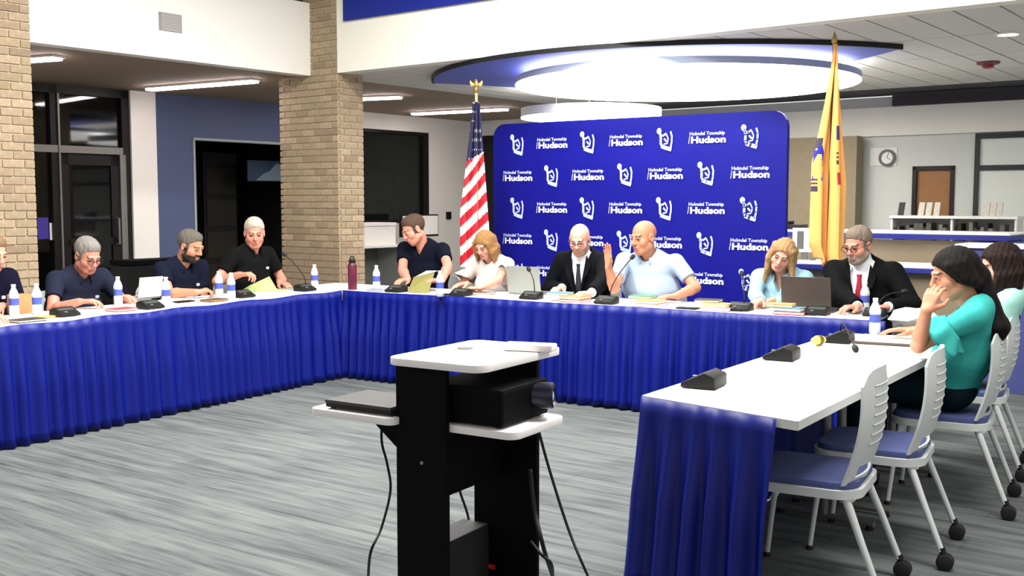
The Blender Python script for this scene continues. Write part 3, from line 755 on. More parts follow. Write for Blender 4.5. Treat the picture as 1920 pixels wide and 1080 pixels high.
# skirts
def skirt(label, pts, z0, z1, seed, pleat=.11, amp=.022, sag=None, flare=.02, outsign=None):
    rnd = random.Random(seed)
    pts = [V3(p) for p in pts]
    segs = [(pts[i+1]-pts[i]).length for i in range(len(pts)-1)]; tot = sum(segs)
    n = int(tot/.011); rows = 12
    # irregular pleat phase
    ph = []; p = 0.0
    jit = [rnd.uniform(.65, 1.45) for _ in range(int(tot/pleat)*2+10)]
    for i in range(n+1):
        s = tot*i/n; k = int(s/pleat); p += (tot/n)/pleat*jit[k]; ph.append(p*2*math.pi)
    drift = [rnd.uniform(-1, 1) for _ in range(int(tot/.25)+3)]
    root = pts[0]*.5 + pts[-1]*.5
    vs = []; fs = []
    for i in range(n+1):
        s = tot*i/n; acc = 0
        for j, L in enumerate(segs):
            if s <= acc + L + 1e-6 or j == len(segs)-1: break
            acc += L
        d = (pts[j+1]-pts[j]).normalized(); q = pts[j] + d*(s-acc)
        nn = V3((d.y, -d.x, 0))*outsign
        g = drift[int(s/.25)]*(1-(s/.25) % 1) + drift[int(s/.25)+1]*((s/.25) % 1)
        for r in range(rows+1):
            t = r/rows; 
            a = amp*(.12 + .88*min(1, max(0, (t-.07))*2.2)) if t > .07 else amp*.06
            w = math.sin(ph[i] + .7*g*t); w = math.copysign(abs(w)**.8, w)
            off = .006 + a*(1+w) + flare*t*t*(1+.8*g)
            zz = z1 + (z0-z1)*t - (sag(s)*(1-t)**2 if sag else 0)
            zz += (.018*max(0, g) if t > .99 else 0)
            vs.append(q + nn*off + d*(.02*g*t) + ZX*zz - root)
    for i in range(n):
        for r in range(rows):
            a = i*(rows+1)+r; fs.append((a, a+rows+1, a+rows+2, a+1))
    me = bpy.data.meshes.new('table_skirt'); me.from_pydata(vs, [], fs); me.materials.append(SKIRT)
    me.polygons.foreach_set('use_smooth', [True]*len(fs))
    o = link(bpy.data.objects.new('table_skirt', me)); o.location = root
    md = o.modifiers.new('thickness', 'SOLIDIFY'); md.thickness = .003
    return tag(o, label, 'table skirt')
s_sag = lambda s: .012*(math.sin(s*2*math.pi/.62+.8)*.5+.5)
skirt('royal blue pleated skirt on the table row by the glass entrance', [LN + dL*.0, CI - dL*.02], .008, ZT + .004, 3, sag=s_sag, outsign=1.0)
skirt('royal blue pleated skirt on the table row before the backdrop', [CI + dM*.02, RI + dM*.12], .008, ZT + .004, 5, sag=lambda s: .004*(math.sin(s*4)*.5+.5), outsign=1.0)
skirt('royal blue pleated skirt on the short end of the bare white table', [A1 + (A1-B1).normalized()*.004, A1*.115 + B1*.885], .008, ZT - .004, 11, pleat=.13, amp=.026, flare=.05, outsign=1.0)
mbk = (A1-B1).normalized()
skirt('royal blue skirt along the inner side of the bare white table', [A1 - dRr*.002 + dRr*2.4, A1 - dRr*.002], .008, ZT - .03, 12, pleat=.13, amp=.006, flare=.0, outsign=1.0)

# ================================================================== AV CART
ct = PZ(720, 669, 1.0); ct.z = 0
cart = thing('av_cart', 'black two-panel equipment cart with white top and side shelves', 'cart', ct, -RT)
def L3(a, b, z): return V3((a, b, z))
def plate(a0, a1, b0, b1, z0, z1, r, m, name, par, bev=.004):
    o = rrect(a1-a0, b1-b0, r, 6); mb = MB(); mb.prism([L3((a0+a1)/2+x, (b0+b1)/2+y, z0) for x, y in o], ZX*(z1-z0))
    return mb.build(name, m, par, bevel=bev, smooth='auto')
CARTW = mat('cart_white', (232, 228, 226), .5, var=.02)
plate(0, .375, 0, .52, .974, 1.0, .05, CARTW, 'top_board', cart, .006)
mb = MB(); mb.lathe([(.028, 0), (.028, .003), (.018, .003)], L3(.11, .30, 1.0), 16); mb.build('cable_grommet', mat('grommet_grey', (90, 88, 84), .5), cart, smooth='auto')
mb = MB(); mb.box((.015, .04, .07), (.215, .06, .974)); mb.build('upright_panel', BLACK, cart, bevel=.003)
mb = MB(); mb.box((.078, .40, .07), (.335, .42, .974)); mb.build('upright_panel', BLACK, cart, bevel=.003)
mb = MB(); mb.box((.19, .06, .56), (.21, .40, .76)); mb.build('linking_board', BLACK, cart, bevel=.002)
mb = MB(); mb.box((.00, 0, .07), (.36, .46, .10)); mb.build('base_board', BLACK, cart, bevel=.004)
mb = MB(); mb.box((.03, .06, .10), (.14, .40, .37)); mb.build('lower_box', mat('dark_grey_box', (30, 30, 31), .6), cart, bevel=.004)
sa_ = PP(920, 1062, ct + BX*.40, BX) - ct; sx_ = sa_.dot(AX)
mb = MB(); mb.box((sx_-.02, .3985, sa_.z-.008), (sx_+.02, .3998, sa_.z+.008)); mb.build('sticker', mat('red_sticker', (190, 30, 40), .5), cart, label='small red sticker')
mb = MB(); mb.box((sx_-.045, .3985, sa_.z-.012), (sx_-.025, .3998, sa_.z+.0)); mb.build('sticker', PAPER, cart)
mb = MB(); mb.lathe([(.006, 0), (.006, .003)], L3(.12, .04, .66), 10, V3((0, -1, 0))); mb.build('knob', CHROME, cart)
sl_ = plate(-.33, .028, .0, .31, .775, .80, .03, CARTW, 'side_shelf', cart)
mb = MB(); mb.prism([L3(.028, .14, .773), L3(-.20, .14, .773), L3(.028, .14, .60)], L3(0, .02, 0)); mb.build('shelf_bracket', BLACK, sl_)
plate(.06, .455, .065, .395, .765, .79, .04, CARTW, 'projector_shelf', cart)
for a, b in ((.03, .03), (.34, .03), (.03, .41), (.34, .41)):
    mb = MB(); mb.lathe([(.028, -.012), (.032, -.006), (.032, .006), (.028, .012)], L3(a, b, .032), 16, V3((1, 0, 0))); wh = mb.build('caster', BLACKRUB, cart, smooth='auto')
    mb = MB(); mb.tube([L3(a, b, .04), L3(a, b, .072)], .01, 8); mb.build('stem', CHROME, wh)
def cart_thing(name, label, cat): return thing(name, label, cat, ct, -RT)
t = cart_thing('laptop_computer', 'closed black laptop on the side shelf of the cart', 'laptop')
mb = MB(); mb.box((-.27, .02, .806), (.01, .24, .820)); mb.build('base', BLACKP, t, bevel=.003)
mb = MB(); mb.box((-.272, .018, .820), (.01, .242, .832)); mb.build('lid', mat('laptop_lid_grey', (52, 50, 50), .5), t, bevel=.003)
for a, b in ((-.25, .04), (-.25, .22), (0, .04), (0, .22)):
    mb = MB(); mb.box((a-.008, b-.008, .8), (a+.008, b+.008, .806)); mb.build('foot', BLACKRUB, t)
t = cart_thing('projector', 'black projector with a painted lens highlight on the cart shelf', 'projector')
mb = MB(); mb.box((.09, .08, .796), (.40, .37, .915)); mb.build('body', BLACK, t, bevel=.012)
la = V3((.85, .35, .0)).normalized()
mb = MB(); mb.lathe([(.040, -.03), (.043, .0), (.043, .035), (.037, .04), (.032, .025)], L3(.415, .30, .868), 28, la); mb.build('lens_barrel', mat('blue_black_plastic', (14, 18, 40), .35), t, smooth='auto')
mb = MB(); mb.lathe([(.032, .02), (.026, .030), (.014, .036), (.001, .038)], L3(.415, .30, .868), 24, la); mb.build('lens_glass_glint', mat('lens_glass_glint', (150, 160, 220), .08, spec=.9, emit=((220, 230, 255), .5)), t, smooth='auto')  # pale blue glow stands in for the highlight on the lens
for a, b in ((.12, .11), (.12, .34), (.37, .11), (.37, .34)):
    mb = MB(); mb.lathe([(.012, .79), (.012, .796)], L3(a, b, 0), 10); mb.build('foot', BLACKRUB, t)
t = cart_thing('remote_control', 'white rounded remote box lying on the cart top', 'remote')
mb = MB(); mb.obox(L3(.325, .37, 1.013), V3((.085, .02, 0)), V3((-.008, .034, 0)), ZX*.012); mb.build('body', CARTW, t, bevel=.006)
mb = MB(); mb.obox(L3(.325, .37, 1.0255), V3((.06, .014, 0)), V3((-.005, .02, 0)), ZX*.0007); mb.build('keypad', mat('pale_grey', (212, 208, 206), .6), t)
def cable(label, pts, r=.005):
    # smooth through control points
    P = [V3(p) for p in pts]; out = []
    for i in range(len(P)-1):
        p0, p1, p2, p3 = P[max(i-1, 0)], P[i], P[i+1], P[min(i+2, len(P)-1)]
        for k in range(8):
            u = k/8; out.append(.5*((2*p1)+(p2-p0)*u+(2*p0-5*p1+4*p2-p3)*u*u+(3*p1-p0-3*p2+p3)*u**3))
    out.append(P[-1]); mb = MB(); mb.tube(out, r, 6)
    return base('power_cable', mb, BLACKRUB, label, 'cable', loc=P[-1], smooth=True)
cable('black cable dropping from the projector shelf to the carpet', [PD(1008, 800, 3.42), PD(1030, 880, 3.42), PD(1065, 990, 3.4), PD(1100, 1075, 3.36), PZ(1118, 1110, .006), PZ(1200, 1180, .006)])
cable('thick black cable hanging down the outer panel of the cart', [PD(994, 880, 3.53), PD(1003, 960, 3.52), PD(1020, 1030, 3.5), PZ(1040, 1095, .008), PZ(1050, 1150, .008)], .008)
cable('black cable looping beside the cart base', [PD(996, 1015, 3.56), PD(1015, 1040, 3.5), PD(1035, 1060, 3.5), PZ(1032, 1100, .006), PZ(1000, 1140, .006)])
cable('black cable behind the cart between its panels', [PD(850, 870, 3.75), PD(862, 920, 3.75), PD(878, 970, 3.75), PD(886, 1030, 3.75), PZ(900, 1085, .006)])
cable('black cable from the laptop shelf down to the carpet', [PD(716, 790, 3.62), PD(716, 830, 3.62), PD(726, 870, 3.66), PD(732, 920, 3.66), PD(715, 990, 3.6), PD(694, 1040, 3.55), PZ(690, 1110, .006)])

# ================================================================== CHAIRS
def make_chair():
    t = thing('stacking_chair', 'x', 'chair')
    # seat pad
    o = rrect(.43, .43, .09, 6)
    mb = MB(); mb.prism([V3((x, y+.0, .435)) for x, y in o], ZX*.03); mb.build('seat_pad', SEATB, t, bevel=.01, smooth='auto')
    # seat frame
    mb = MB(); out = rrect(.46, .46, .1, 6)
    ring = [V3((x, y, 0)) for x, y in out]
    n = len(ring); vs = []
    for p in ring:
        q = V3((p.x*.86, p.y*.86, 0))
        vs += [p+ZX*.405, p+ZX*.438, q+ZX*.438, q+ZX*.405]
    fs = []
    for i in range(n):
        a, b = i*4, ((i+1) % n)*4
        for k in range(4): fs.append((a+k, b+k, b+(k+1) % 4, a+(k+1) % 4))
    mb.add(vs, fs); mb.build('seat_frame', SHELL, t, smooth='auto')
    # back shell with an open slot under it
    def bp(x, v):            # x -1..1, v 0..1 up
        z = .455 + .43*v
        hw = .215*(1 - .10*v**3) if v > .15 else .215
        y = -.205 - .055*v - .055*v*v*0 + (.045*x*x) - .03*math.sin(v*math.pi)
        return V3((x*hw, y, z))
    NX, NV = 14, 20
    vs = []; fs = []; idx = {}
    for j in range(NV+1):
        for i in range(NX+1):
            x = -1 + 2*i/NX; v = j/NV
            # rounded top corners
            p = bp(x, v); lim = 1 - .14*abs(x)**6
            if v > lim: p = bp(x, lim)
            idx[(i, j)] = len(vs); vs.append(p)
    n0 = len(vs)
    vs2 = [p + V3((0, -.010, 0)) for p in vs]
    vs += vs2
    def hole(i, j): return 1 <= j <= 2 and 2 <= i < NX-2
    cells = [(i, j) for i in range(NX) for j in range(NV) if not hole(i, j)]
    cs = set(cells)
    for i, j in cells:
        a, b, c, d = idx[(i, j)], idx[(i+1, j)], idx[(i+1, j+1)], idx[(i, j+1)]
        fs += [(a, b, c, d), (a+n0, d+n0, c+n0, b+n0)]
        for (di, dj, e) in ((-1, 0, (a, d)), (1, 0, (b, c)), (0, -1, (a, b)), (0, 1, (c, d))):
            if (i+di, j+dj) not in cs: fs.append((e[0], e[1], e[1]+n0, e[0]+n0))
    mb = MB(); mb.add(vs, fs); back = mb.build('back_shell', SHELL, t, smooth='auto')
    md = MB()
    for k in range(7):
        v = .34 + .085*k; mb = MB()
        for s in range(8):
            x0, x1 = -.62+1.24*s/8, -.62+1.24*(s+1)/8
            p0, p1 = bp(x0, v) + V3((0, -.0105, 0)), bp(x1, v) + V3((0, -.0105, 0))
            mb.add([p0-ZX*.004, p1-ZX*.004, p1+V3((0, -.003, 0)), p0+V3((0, -.003, 0)), p1+ZX*.004, p0+ZX*.004], [(0, 1, 2, 3), (3, 2, 4, 5)])
        mb.build('rib', TABLEEDGE, back)
    for s in (-1, 1):
        mb = MB(); mb.tube([V3((s*.19, -.17, .42)), V3((s*.215, -.24, .25)), V3((s*.225, -.31, .075))], [.017, .014, .013], 10); lg = mb.build('rear_leg', SHELL, t, smooth='auto')
        c = V3((s*.225, -.325, .034))
        for off in (-.014, .014):
            mb = MB(); mb.lathe([(.025, -.011), (.034, -.007), (.034, .007), (.025, .011)], c+V3((off, 0, 0)), 18, V3((1, 0, 0))); mb.build('caster_wheel', BLACKRUB, lg, smooth='auto')
        mb = MB(); mb.tube([V3((s*.225, -.31, .09)), c+V3((0, .005, .02))], .014, 8); mb.build('caster_stem', BLACKP, lg)
        mb = MB(); mb.tube([V3((s*.19, .17, .42)), V3((s*.215, .20, .2)), V3((s*.225, .22, .012))], [.015, .012, .011], 10); mb.build('front_leg', SHELL, t, smooth='auto')
        mb = MB(); mb.lathe([(.016, 0), (.016, .012), (.011, .02)], V3((s*.225, .22, 0)), 12); mb.build('glide', BLACKRUB, t)
    mb = MB(); mb.tube([V3((-.2, -.2, .405)), V3((.2, -.2, .405))], .01, 8); mb.build('rear_rail', SHELL, t)
    return t
CH0 = make_chair(); ch_used = [False]
def place_chair(rear_mid, facing, label):
    """rear_mid: ground point between rear casters; facing: horizontal unit vector the sitter looks along"""
    o = CH0 if not ch_used[0] else copy_tree(CH0); ch_used[0] = True
    rz = math.atan2(facing.y, facing.x) - math.pi/2
    o.rotation_euler = (0, 0, rz); o.location = V3((rear_mid.x, rear_mid.y, 0)) + facing*.325
    tag(o, label, 'chair', 'light grey stacking chairs'); return o
cw = (PZ(1795, 1008, 0) - PZ(1770, 1072, 0)).normalized(); cf = V3((-cw.y, cw.x, 0))
r1 = PZ(1693, 1080, 0) - cw*.24; r2 = (PZ(1795, 1008, 0) + PZ(1770, 1072, 0))/2; r3 = PZ(1890, 976, 0) + cw*.24
print('CHAIRS', r1, r2, r3, cf)
place_chair(r1, cf, 'empty light grey stacking chair next to the skirted end of the bare table')
place_chair(r2, cf, 'empty light grey stacking chair next to the woman in teal')
place_chair(r3, cf, 'light grey stacking chair on which the woman in teal sits')
r4 = r3 + cw*.78 + V3((.02, 0, 0))
place_chair(r4, cf, 'light grey stacking chair under the woman in pale mint')

# ================================================================== LIBRARY FURNITURE
# circulation desk
def seg(pa, pb, z):
    a, b = PZ(*pa, z), PZ(*pb, z); a.z = b.z = 0; return a, b
zcU = 1.205
p0, p1 = PZ(1478, 433, zcU), PZ(1800, 433, zcU); p0.z = p1.z = 0
dd = UX; 
ctr = PD(1640, 433, 10.5); ctr.z = 0
hl = 1.25
dk = thing('circulation_desk', 'taupe circulation desk with white and blue edged counters', 'desk', ctr)
def dbox(name, s0, s1, w0, w1, z0, z1, m, par=dk, bev=.004):
    mb = MB(); mb.obox(ctr + UX*((s0+s1)/2) + VX*((w0+w1)/2) + ZX*((z0+z1)/2), UX*((s1-s0)/2), VX*((w1-w0)/2), ZX*((z1-z0)/2))
    return mb.build(name, m, par, world=True, bevel=bev)
EDGEB = mat('blue_counter_edge', (34, 40, 130), .5)
dbox('front_panel', -1.2, .95, .06, .12, 0, zcU-.08, DESKT)
ux_ = dbox('upper_counter', -1.35, 1.25, -.05, .6, zcU-.02, zcU, TABLETOP); dbox('counter_edge', -1.35, 1.25, -.055, .58, zcU-.07, zcU-.022, EDGEB, ux_)
lx_ = dbox('lower_counter', -1.45, 1.0, -.42, .06, .88, .91, TABLETOP); dbox('counter_edge', -1.45, 1.0, -.425, .05, .835, .878, EDGEB, lx_)
dbox('lower_panel', -1.35, .95, -.30, -.26, 0, .835, DESKT)
dbox('end_panel', .96, 1.35, .0, .56, 0, zcU-.075, mat('desk_blue_panel', (64, 72, 128), .6))
# monitor on the lower counter
mp_ = PP(1508, 470, ctr + VX*-.22, VX); mp_.z = 0
t = thing('computer_monitor', 'white backed computer monitor on the lower desk counter', 'monitor', mp_ + ZX*.91)
def mbox(name, s0, s1, w0, w1, z0, z1, m, par, org=mp_):
    mb = MB(); mb.obox(org + UX*((s0+s1)/2) + VX*((w0+w1)/2) + ZX*((z0+z1)/2), UX*((s1-s0)/2), VX*((w1-w0)/2), ZX*((z1-z0)/2))
    return mb.build(name, m, par, world=True, bevel=.004)
mbox('display', -.12, .12, -.02, .02, .99, 1.23, PAPER, t); mbox('stand', -.03, .03, -.01, .01, .922, 1.0, ALU, t); mbox('foot', -.10, .10, -.07, .07, .91, .922, ALU, t)
mbox('screen_picture', -.07, .0, -.024, -.0205, 1.02, 1.2, mat('grey_picture', (96, 98, 94), .5), t)
b2 = PP(1492, 428, ctr + VX*.2, VX); b2.z = 0
t = thing('desk_telephone', 'black telephone on the upper desk counter', 'telephone', b2 + ZX*zcU)
mbox('body', -.1, .1, -.08, .08, zcU, zcU+.05, BLACKP, t, b2); mbox('handset', -.1, -.05, -.08, .08, zcU+.052, zcU+.085, BLACKP, t, b2)
# low book shelves near the far wall
def bookcase(px0, px1, py_top, y, label, book_group, n_levels=2, books=True):
    a, b = PD(px0, py_top, y), None
    zt = a.z; a = V3((a.x, a.y, 0)); q = PP(px1, py_top, a, VX); L = (q-a).dot(UX)
    t = thing('bookcase', label, 'bookcase', a)
    def bb(name, s0, s1, w0, w1, z0, z1, m, par=t, bev=0):
        mb = MB(); mb.obox(a + UX*((s0+s1)/2) + VX*((w0+w1)/2) + ZX*((z0+z1)/2), UX*((s1-s0)/2), VX*((w1-w0)/2), ZX*((z1-z0)/2)); return mb.build(name, m, par, world=True, bevel=bev)
    bb('top_board', -.02, L+.02, -.02, .34, zt-.03, zt, TABLETOP); bb('back', 0, L, .30, .32, 0, zt-.03, WHITE)
    nb = max(1, round(L/.75))
    for k in range(nb+1): bb('divider', L*k/nb-.012, L*k/nb+.012, 0, .30, 0, zt-.03, WHITE)
    for k in range(n_levels+1): bb('shelf', 0.012, L-.012, 0.005, .30, zt-.40*(k+1)-.02, zt-.40*(k+1), WHITE)
    return t, a, L, zt
bookcols = [(40, 42, 40), (66, 64, 58), (92, 90, 84), (30, 34, 44), (120, 118, 110), (54, 50, 46)]
BM = [mat('book_cloth_%s' % w, c, .7) for w, c in zip(('charcoal', 'umber', 'stone', 'ink', 'putty', 'sepia'), bookcols)]
def book(a, s, w0, z, th, h, dp, m, label, group, lean=0.0):
    mb = MB(); mb.obox(a + UX*s + VX*(w0+dp/2) + ZX*(z+h/2), UX*(th/2)+ZX*lean*.0, VX*(dp/2), ZX*(h/2)+UX*lean)
    base('book', mb, m, label, 'book', group, loc=a + UX*s + VX*w0 + ZX*z)
bc, a, L, zt = bookcase(1672, 1905, 404, 12.3, 'white low bookcase with dark books beyond the circulation desk', '')
rb = random.Random(4)
for lev in range(2):
    s = .05
    while s < L - .06:
        if rb.random() < .12: s += .08
        th = rb.uniform(.03, .055); h = rb.uniform(.24, .33)
        s += th/2
        if not any(abs(s - L*k/round(L/.75)) < .05 for k in range(6)):
            book(a, s, .03, zt-.40*(lev+1)+.001, th*.94, h, .2, rb.choice(BM), ['dark book on the upper shelf of the low bookcase', 'dark book on the lower shelf of the low bookcase'][lev], ['books on the upper bookcase shelf', 'books on the lower bookcase shelf'][lev])
        s += th/2
# books displayed standing on top
for k, px in enumerate((1690, 1728, 1742, 1757, 1850, 1862, 1874)):
    q = PP(px, 400, a + VX*.12, VX); s = (q-a).dot(UX)
    if s > L-.03: continue
    mb = MB(); w, h = .062, .15
    mb.obox(a + UX*s + VX*.12 + ZX*(zt+h/2+.001), UX*(w/2), VX*.012, ZX*(h/2)+VX*.03)
    base('display_book', mb, mat('pale_cover', (196, 190, 178), .6, var=.3, scale=25) if k else BM[0], ('pale book propped on the bookcase top before the wooden door' if k < 4 else 'pale book propped on the bookcase top before the white screen') if k else 'dark covered book propped on top of the low bookcase', 'book', ('books propped before the wooden door' if k < 4 else 'books propped before the white screen') if k else None, loc=a + UX*s + VX*.12 + ZX*zt)
# blue ended shelf unit at the right margin
q = PD(1790, 457, 8.5); q.z = 0; print('LOWC', uv_of(q), uv_of(ctr))
sh2 = thing('low_counter', 'white topped low counter with blue panels behind the seated women', 'counter', q)
def qbox(name, s0, s1, w0, w1, z0, z1, m):
    mb = MB(); mb.obox(q + UX*((s0+s1)/2) + VX*((w0+w1)/2) + ZX*((z0+z1)/2), UX*((s1-s0)/2), VX*((w1-w0)/2), ZX*((z1-z0)/2)); return mb.build(name, m, sh2, world=True, bevel=.003)
qbox('top_board', 0, 2.2, 0, .4, 1.13, 1.16, TABLETOP); qbox('front_panel', .05, 2.15, .03, .06, 0, 1.13, mat('desk_blue_panel', (64, 72, 128), .6)); qbox('end_panel', .03, .05, .03, .4, 0, 1.13, DESKT)
# white service counter with copier behind the navy shirted man
cq = PP(680, 462, BP(U_W + .75, 0, 0), UX); vq = uv_of(cq)[1]; zc_ = cq.z
vq1 = uv_of(PP(830, 462, BP(U_W + .75, 0, 0), UX))[1]
sc = thing('service_counter', 'white wall counter with an open kneehole under the dark window', 'counter', BP(U_W+.4, vq, 0))
def sbox(name, u0, u1, v0, v1, z0, z1, m, par=sc):
    mb = MB(); bbox(mb, u0, u1, v0, v1, z0, z1); return mb.build(name, m, par, world=True, bevel=.004)
sbox('counter_top', U_W+.06, U_W+.78, vq-.1, vq1+.1, zc_-.03, zc_, TABLETOP)
sbox('kneehole_back', U_W+.06, U_W+.1, vq-.1, vq1+.1, 0, zc_-.03, mat('kneehole_grey', (120, 120, 116), .7))
for vv in (vq-.1, (vq+vq1)/2+.1, vq1): sbox('support_panel', U_W+.1, U_W+.74, vv, vv+.05, 0, zc_-.03, mat('counter_panel_grey', (176, 178, 174), .6))
v0 = uv_of(PP(683, 440, BP(U_W+.6, 0, 0), UX))[1]; v1 = uv_of(PP(742, 440, BP(U_W+.6, 0, 0), UX))[1]; zt_ = PP(700, 418, BP(U_W+.6, 0, 0), UX).z
t = thing('copier', 'white desktop copier on the wall counter', 'copier', BP(U_W+.4, v0, zc_))
sbox('body', U_W+.15, U_W+.6, v0, v1, zc_, zt_-.05, WHITE, t); sbox('lid', U_W+.15, U_W+.61, v0-.01, v1+.01, zt_-.045, zt_, PAPER, t)
v0 = uv_of(PP(752, 440, BP(U_W+.5, 0, 0), UX))[1]; v1 = uv_of(PP(822, 440, BP(U_W+.5, 0, 0), UX))[1]; zt_ = PP(800, 402, BP(U_W+.5, 0, 0), UX).z
t = thing('computer_monitor', 'white screened monitor on the wall counter', 'monitor', BP(U_W+.5, v0, zc_))
sbox('screen', U_W+.50, U_W+.52, v0+.03, v1-.03, zc_+.12, zt_-.02, PAPER, t); sbox('bezel', U_W+.46, U_W+.50, v0, v1, zc_+.09, zt_, BLACKP, t); sbox('stand', U_W+.46, U_W+.49, (v0+v1)/2-.05, (v0+v1)/2+.05, zc_+.01, zc_+.12, BLACKP, t); sbox('foot', U_W+.38, U_W+.58, (v0+v1)/2-.12, (v0+v1)/2+.12, zc_, zc_+.012, BLACKP, t)
# black equipment case by the white wall strip
q = PP(282, 500, BP(U_W + 1.3, 0, 0), UX); vq = uv_of(q)[1]
t = thing('equipment_case', 'black lidded equipment case standing before the white wall strip', 'case', BP(U_W+1.3, vq, 0))
zt_ = PP(282, 487, BP(U_W+1.3, 0, 0), UX).z
sbox('body', U_W+1.0, U_W+1.3, vq-.28, vq+.5, 0.0, zt_-.06, BLACKP, t); sbox('lid', U_W+.99, U_W+1.31, vq-.29, vq+.51, zt_-.05, zt_, BLACK, t)
# ================================================================== PEOPLE: implicit-surface body builder
def npv(v): return np.array((v[0], v[1], v[2]), dtype=np.float32)
class Field:
    def __init__(s, lo, hi, h):
        s.h = h; s.lo = npv(lo) - 3*h; n = np.ceil((npv(hi) + 3*h - s.lo)/h).astype(int) + 1
        s.n = n; s.f = np.full(tuple(n), .08, dtype=np.float32)
    def sub(s, lo, hi):
        i0 = np.clip(np.floor((lo - s.lo)/s.h).astype(int), 0, s.n-1); i1 = np.clip(np.ceil((hi - s.lo)/s.h).astype(int)+1, 1, s.n)
        if np.any(i1 <= i0): return None, None
        ax = [s.lo[k] + s.h*np.arange(i0[k], i1[k], dtype=np.float32) for k in range(3)]
        sl = tuple(slice(i0[k], i1[k]) for k in range(3))
        X, Y, Z = np.meshgrid(*ax, indexing='ij', sparse=True)
        return sl, (X, Y, Z)
    def put(s, sl, d, k, mode='add'):
        a = s.f[sl]
        if mode == 'add':
            if k > 0:
                hh = np.maximum(k - np.abs(a - d), 0)/k; s.f[sl] = np.minimum(a, d) - hh*hh*k*.25
            else: s.f[sl] = np.minimum(a, d)
        else:
            d = -d
            if k > 0:
                hh = np.maximum(k - np.abs(a - d), 0)/k; s.f[sl] = np.maximum(a, d) + hh*hh*k*.25
            else: s.f[sl] = np.maximum(a, d)
    def cap(s, a, b, ra, rb, k=.01, mode='add', side=None, ratio=1.0, cut=None):
        """tapered capsule; side/ratio widen it along a direction; cut=(point, dir) flat end"""
        a, b = npv(a), npv(b); m = max(ra, rb)*max(1, ratio) + k + 3*s.h
        sl, g = s.sub(np.minimum(a, b)-m, np.maximum(a, b)+m)
        if sl is None: return
        ab = b-a; L2 = max(float(ab@ab), 1e-9)
        px, py, pz = g[0]-a[0], g[1]-a[1], g[2]-a[2]
        t = np.clip((px*ab[0]+py*ab[1]+pz*ab[2])/L2, 0, 1)
        qx, qy, qz = px-t*ab[0], py-t*ab[1], pz-t*ab[2]
        if side is not None:
            sd = npv(side); c = (qx*sd[0]+qy*sd[1]+qz*sd[2])*(1-1/ratio); qx, qy, qz = qx-c*sd[0], qy-c*sd[1], qz-c*sd[2]
        d = np.sqrt(qx*qx+qy*qy+qz*qz) - (ra + (rb-ra)*t)
        if cut is not None:
            p, n = npv(cut[0]), npv(cut[1]); d = np.maximum(d, (g[0]-p[0])*n[0]+(g[1]-p[1])*n[1]+(g[2]-p[2])*n[2])
        s.put(sl, d, k, mode)
    def ell(s, c, r, M=None, k=.01, mode='add', planes=()):
        """ellipsoid with radii r, axes = columns of M (3x3); planes: list of (point, normal) kept side d<0"""
        c = npv(c); R = np.eye(3, dtype=np.float32) if M is None else np.array(M, dtype=np.float32); m = max(r) + k + 3*s.h
        sl, g = s.sub(c-m, c+m)
        if sl is None: return
        p = [g[i]-c[i] for i in range(3)]
        q = [p[0]*R[0, j]+p[1]*R[1, j]+p[2]*R[2, j] for j in range(3)]
        k0 = np.sqrt(sum((q[j]/r[j])**2 for j in range(3))); k1 = np.sqrt(sum((q[j]/r[j]**2)**2 for j in range(3)))
        d = k0*(k0-1)/np.maximum(k1, 1e-6)
        for pp, nn in planes:
            pp, nn = npv(pp), npv(nn); d = np.maximum(d, (g[0]-pp[0])*nn[0]+(g[1]-pp[1])*nn[1]+(g[2]-pp[2])*nn[2])
        s.put(sl, d, k, mode)
    def carve(s, fn):
        sl, g = s.sub(s.lo, s.lo + s.h*(s.n-1)); s.f = np.maximum(s.f, -fn(*g))
    def nets(s):
        f = s.f; ins = f < 0
        nx, ny, nz = f.shape
        cnt = np.zeros((nx-1, ny-1, nz-1), dtype=np.int8)
        for i in (0, 1):
            for j in (0, 1):
                for k in (0, 1): cnt += ins[i:nx-1+i, j:ny-1+j, k:nz-1+k]
        I, J, K = np.nonzero((cnt > 0) & (cnt < 8)); N = len(I)
        cor = [(i, j, k) for i in (0, 1) for j in (0, 1) for k in (0, 1)]
        val = {c: f[I+c[0], J+c[1], K+c[2]] for c in cor}
        acc = np.zeros((N, 3), dtype=np.float32); w = np.zeros(N, dtype=np.float32)
        for c in cor:
            for ax in range(3):
                if c[ax] == 1: continue
                e = list(c); e[ax] = 1; e = tuple(e); va, vb = val[c], val[e]
                m = (va < 0) != (vb < 0); t = np.where(m, va/np.where(va == vb, 1, va-vb), 0)
                for q in range(3): acc[:, q] += np.where(m, c[q] + (t if q == ax else 0), 0)
                w += m
        P = (acc/w[:, None] + np.stack([I, J, K], 1))*s.h + s.lo
        idx = np.full((nx-1, ny-1, nz-1), -1, dtype=np.int32); idx[I, J, K] = np.arange(N)
        quads = []
        for ax in range(3):
            sa = [slice(0, n) for n in f.shape]; sb = list(sa); sa[ax] = slice(0, f.shape[ax]-1); sb[ax] = slice(1, f.shape[ax])
            A, B = ins[tuple(sa)], ins[tuple(sb)]
            i, j, k = np.nonzero(A != B); flip = A[i, j, k]
            b1, b2 = [q for q in range(3) if q != ax]
            pos = [i, j, k]; ok = (pos[b1] > 0) & (pos[b2] > 0) & (pos[b1] < f.shape[b1]-1) & (pos[b2] < f.shape[b2]-1)
            pos = [p[ok] for p in pos]; flip = flip[ok]
            def at(d1, d2):
                q = list(pos); q[b1] = q[b1]+d1; q[b2] = q[b2]+d2; return idx[q[0], q[1], q[2]]
            q4 = np.stack([at(-1, -1), at(0, -1), at(0, 0), at(-1, 0)], 1)
            if ax == 1: flip = ~flip
            q4[~flip] = q4[~flip][:, ::-1]
            quads.append(q4)
        return P, np.concatenate(quads)
